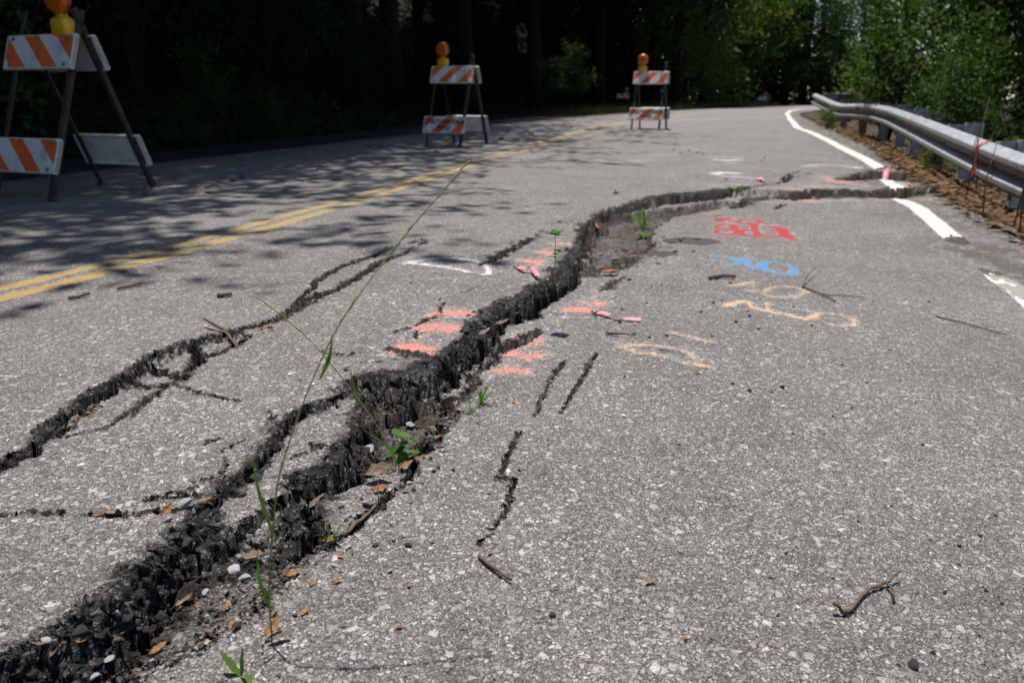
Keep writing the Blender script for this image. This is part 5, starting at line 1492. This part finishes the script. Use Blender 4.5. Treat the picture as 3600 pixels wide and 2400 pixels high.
stalk_plant('grass_plant', (622, 1440), [vp(618, 1350, dep0 - .01), vp(627, 1220, dep0 - .03), vp(650, 1060, dep0 - .05), vp(755, 790, dep0 - .06), vp(890, 590, dep0 - .05), vp(1075, 372, dep0 - .03)], .0013, .0007, .68,
    [(vp(627, 1225, dep0 - .03), vp(580, 1050, dep0 - .05), .005, (-.004, 0, .004)), (vp(620, 1370, dep0 - .015), vp(597, 1290, dep0 - .03), .004, (-.008, 0, 0)), (vp(735, 870, dep0 - .055), vp(762, 770, dep0 - .065), .006, (.004, 0, 0)), (vp(622, 1400, dep0), vp(592, 1262, dep0 - .02), .004, (-.006, 0, 0))],
    'tall thin grass stalk with a narrow seed head rising from the near rubble')
bx, by = av(918, 1060); dp2 = by * CP + CAM_H * SP
stalk_plant('grass_plant', (918, 1058), [vp(880, 1000, dp2 - .02), vp(800, 885, dp2 - .05), vp(720, 790, dp2 - .07), vp(660, 735, dp2 - .08), vp(595, 685, dp2 - .09)], .0012, .0006, .66,
    [(vp(822, 930, dp2 - .04), vp(804, 845, dp2 - .05), .005, (0, 0, .002)), (vp(905, 1040, dp2), vp(830, 985, dp2 - .03), .004, (0, 0, .004))],
    'slanting grass stalk growing from the leafy pit and leaning left')
# small tufts and weeds
def tuft(base_v, n, h, spread, wid, label, mat='blade', seed=1, lift=0.0, name='grass_tuft'):
    x, y = av(*base_v); b0 = Vector((x, y, gz(x, y) - .004 + lift)); g = random.Random(seed)
    e = empty(name, b0)
    for i in range(n):
        a = g.uniform(0, 6.28); hh = h * g.uniform(.55, 1.1); s = spread * g.uniform(.3, 1.1)
        tip = Vector((math.cos(a) * s, math.sin(a) * s, hh)); bv, bf = blade_verts((g.uniform(-.2, .2) * wid, g.uniform(-.2, .2) * wid, 0), tip, wid, (0, 0, hh * .22), (-math.sin(a), math.cos(a), 0), 7)
        mb = MB(); mb.add(bv, bf); mb.build('blade', M[mat], e, True)
    return tag(e, label, 'grass')
def weed(base_v, leaves, label, lift=0.0, h=.06):
    """leaves: (dx, dy, dz, length, yaw deg, tilt)"""
    x, y = av(*base_v); b0 = Vector((x, y, gz(x, y) - .005 + lift)); e = empty('weed', b0)
    mb = MB(); mb.tube([(0, 0, 0), (.002, .001, h * .5), (0, .002, h)], [.0016, .0013, .001], 6); mb.build('stem', M['stalk'], e, True)
    for i, (dx, dy, dz, L, yw, tl) in enumerate(leaves):
        me = leaf_mesh('leaf', L, L * .62, .5, .12, 400 + i + int(base_v[0]), .1); me.materials.append(M['weed'])
        link('leaf', me, None, e, (dx, dy, dz), (0, -tl, R(yw)))
    return tag(e, label, 'weed')
weed((922, 1035), [(.004, 0, .060, .036, 160, .3), (.006, -.004, .045, .03, 20, .1), (.012, 0, .024, .038, -10, .0), (-.006, -.004, .030, .045, 200, -.5), (.004, -.008, .018, .042, 280, -.7)], 'leafy green weed with rounded leaves growing from the pit', h=.062)
weed((1272, 735), [(0, 0, .145, .05, 170, .1), (0, 0, .15, .05, 20, .1), (0, 0, .15, .045, 95, .1), (0, 0, .15, .045, -60, .0), (.004, 0, .09, .03, 0, .1), (-.004, 0, .08, .03, 180, .1)], 'small green seedling standing in the wide gap', lift=.14, h=.15)
tuft((1103, 908), 9, .045, .035, .005, 'small bright grass tuft on the lower lip of the gap', 'weed', 3)
tuft((1084, 935), 6, .025, .03, .004, 'tiny grass sprig just below the bright tuft', 'blade', 4)
tuft((760, 1228), 12, .05, .035, .0022, 'thin dark grass tuft above the orange leaf', 'blade', 5)
tuft((868, 1135), 9, .035, .035, .0018, 'wispy dark grass tuft beside the grey stone', 'blade', 6)
tuft((572, 1068), 4, .02, .016, .006, 'tiny green sprout at the slit', 'weed', 7)
tuft((1478, 505), 16, .10, .12, .012, 'larger bright green grass clump in the far pit', 'weed', 8)
tuft((1480, 526), 16, .04, .10, .009, 'lower green clump in front of the far pit grass', 'weed', 9)
tuft((1415, 448), 7, .035, .08, .012, 'small green clump on the slab rim behind the far pit', 'weed', 10)
tuft((1690, 437), 6, .07, .09, .020, 'small green clump in the far cross crack', 'weed', 11)
x, y = av(552, 1528); b0 = Vector((x, y, gz(x, y)))
e = empty('grass_sprout', b0)
for (dx, dy, dz, w_, bd) in [(-.026, .012, .026, .010, (-.004, 0, .004)), (.018, -.030, .006, .009, (.006, 0, .006)), (.002, .008, .034, .006, (0, 0, 0))]:
    bv, bf = blade_verts((0, 0, 0), (dx, dy, dz), w_, bd, (-dy, dx, .002), 8); mb = MB(); mb.add(bv, bf); mb.build('blade', M['blade'], e, True)
tag(e, 'three bladed green sprout at the bottom edge', 'grass')
# bare saplings and weed stems by the guardrail
for i, (px, py, h) in enumerate([(3395, 690, .75), (3590, 800, .9), (3560, 800, .7), (3460, 760, .5), (3440, 640, .6)]):
    x, y = at(px, py); z = tz(x, y); g = random.Random(i)
    mb = MB(); mb.tube([(0, 0, -.05), (g.uniform(-.04, .04), .02, h * .5), (g.uniform(-.1, .12), .04, h)], [.006, .0045, .002], 5)
    for k in range(3): mb.tube([(0, .01, h * (.4 + .15 * k)), (g.uniform(-.12, .12), g.uniform(-.1, .1), h * (.6 + .15 * k))], [.003, .0012], 4)
    tag(mb.build('dry_weed', M['twig'], None, True, (x, y, z)), 'bare brown weed stem standing in the litter before the guardrail', 'dry weed', 'bare weed stems at the guardrail')
print('all done', len(bpy.data.objects))
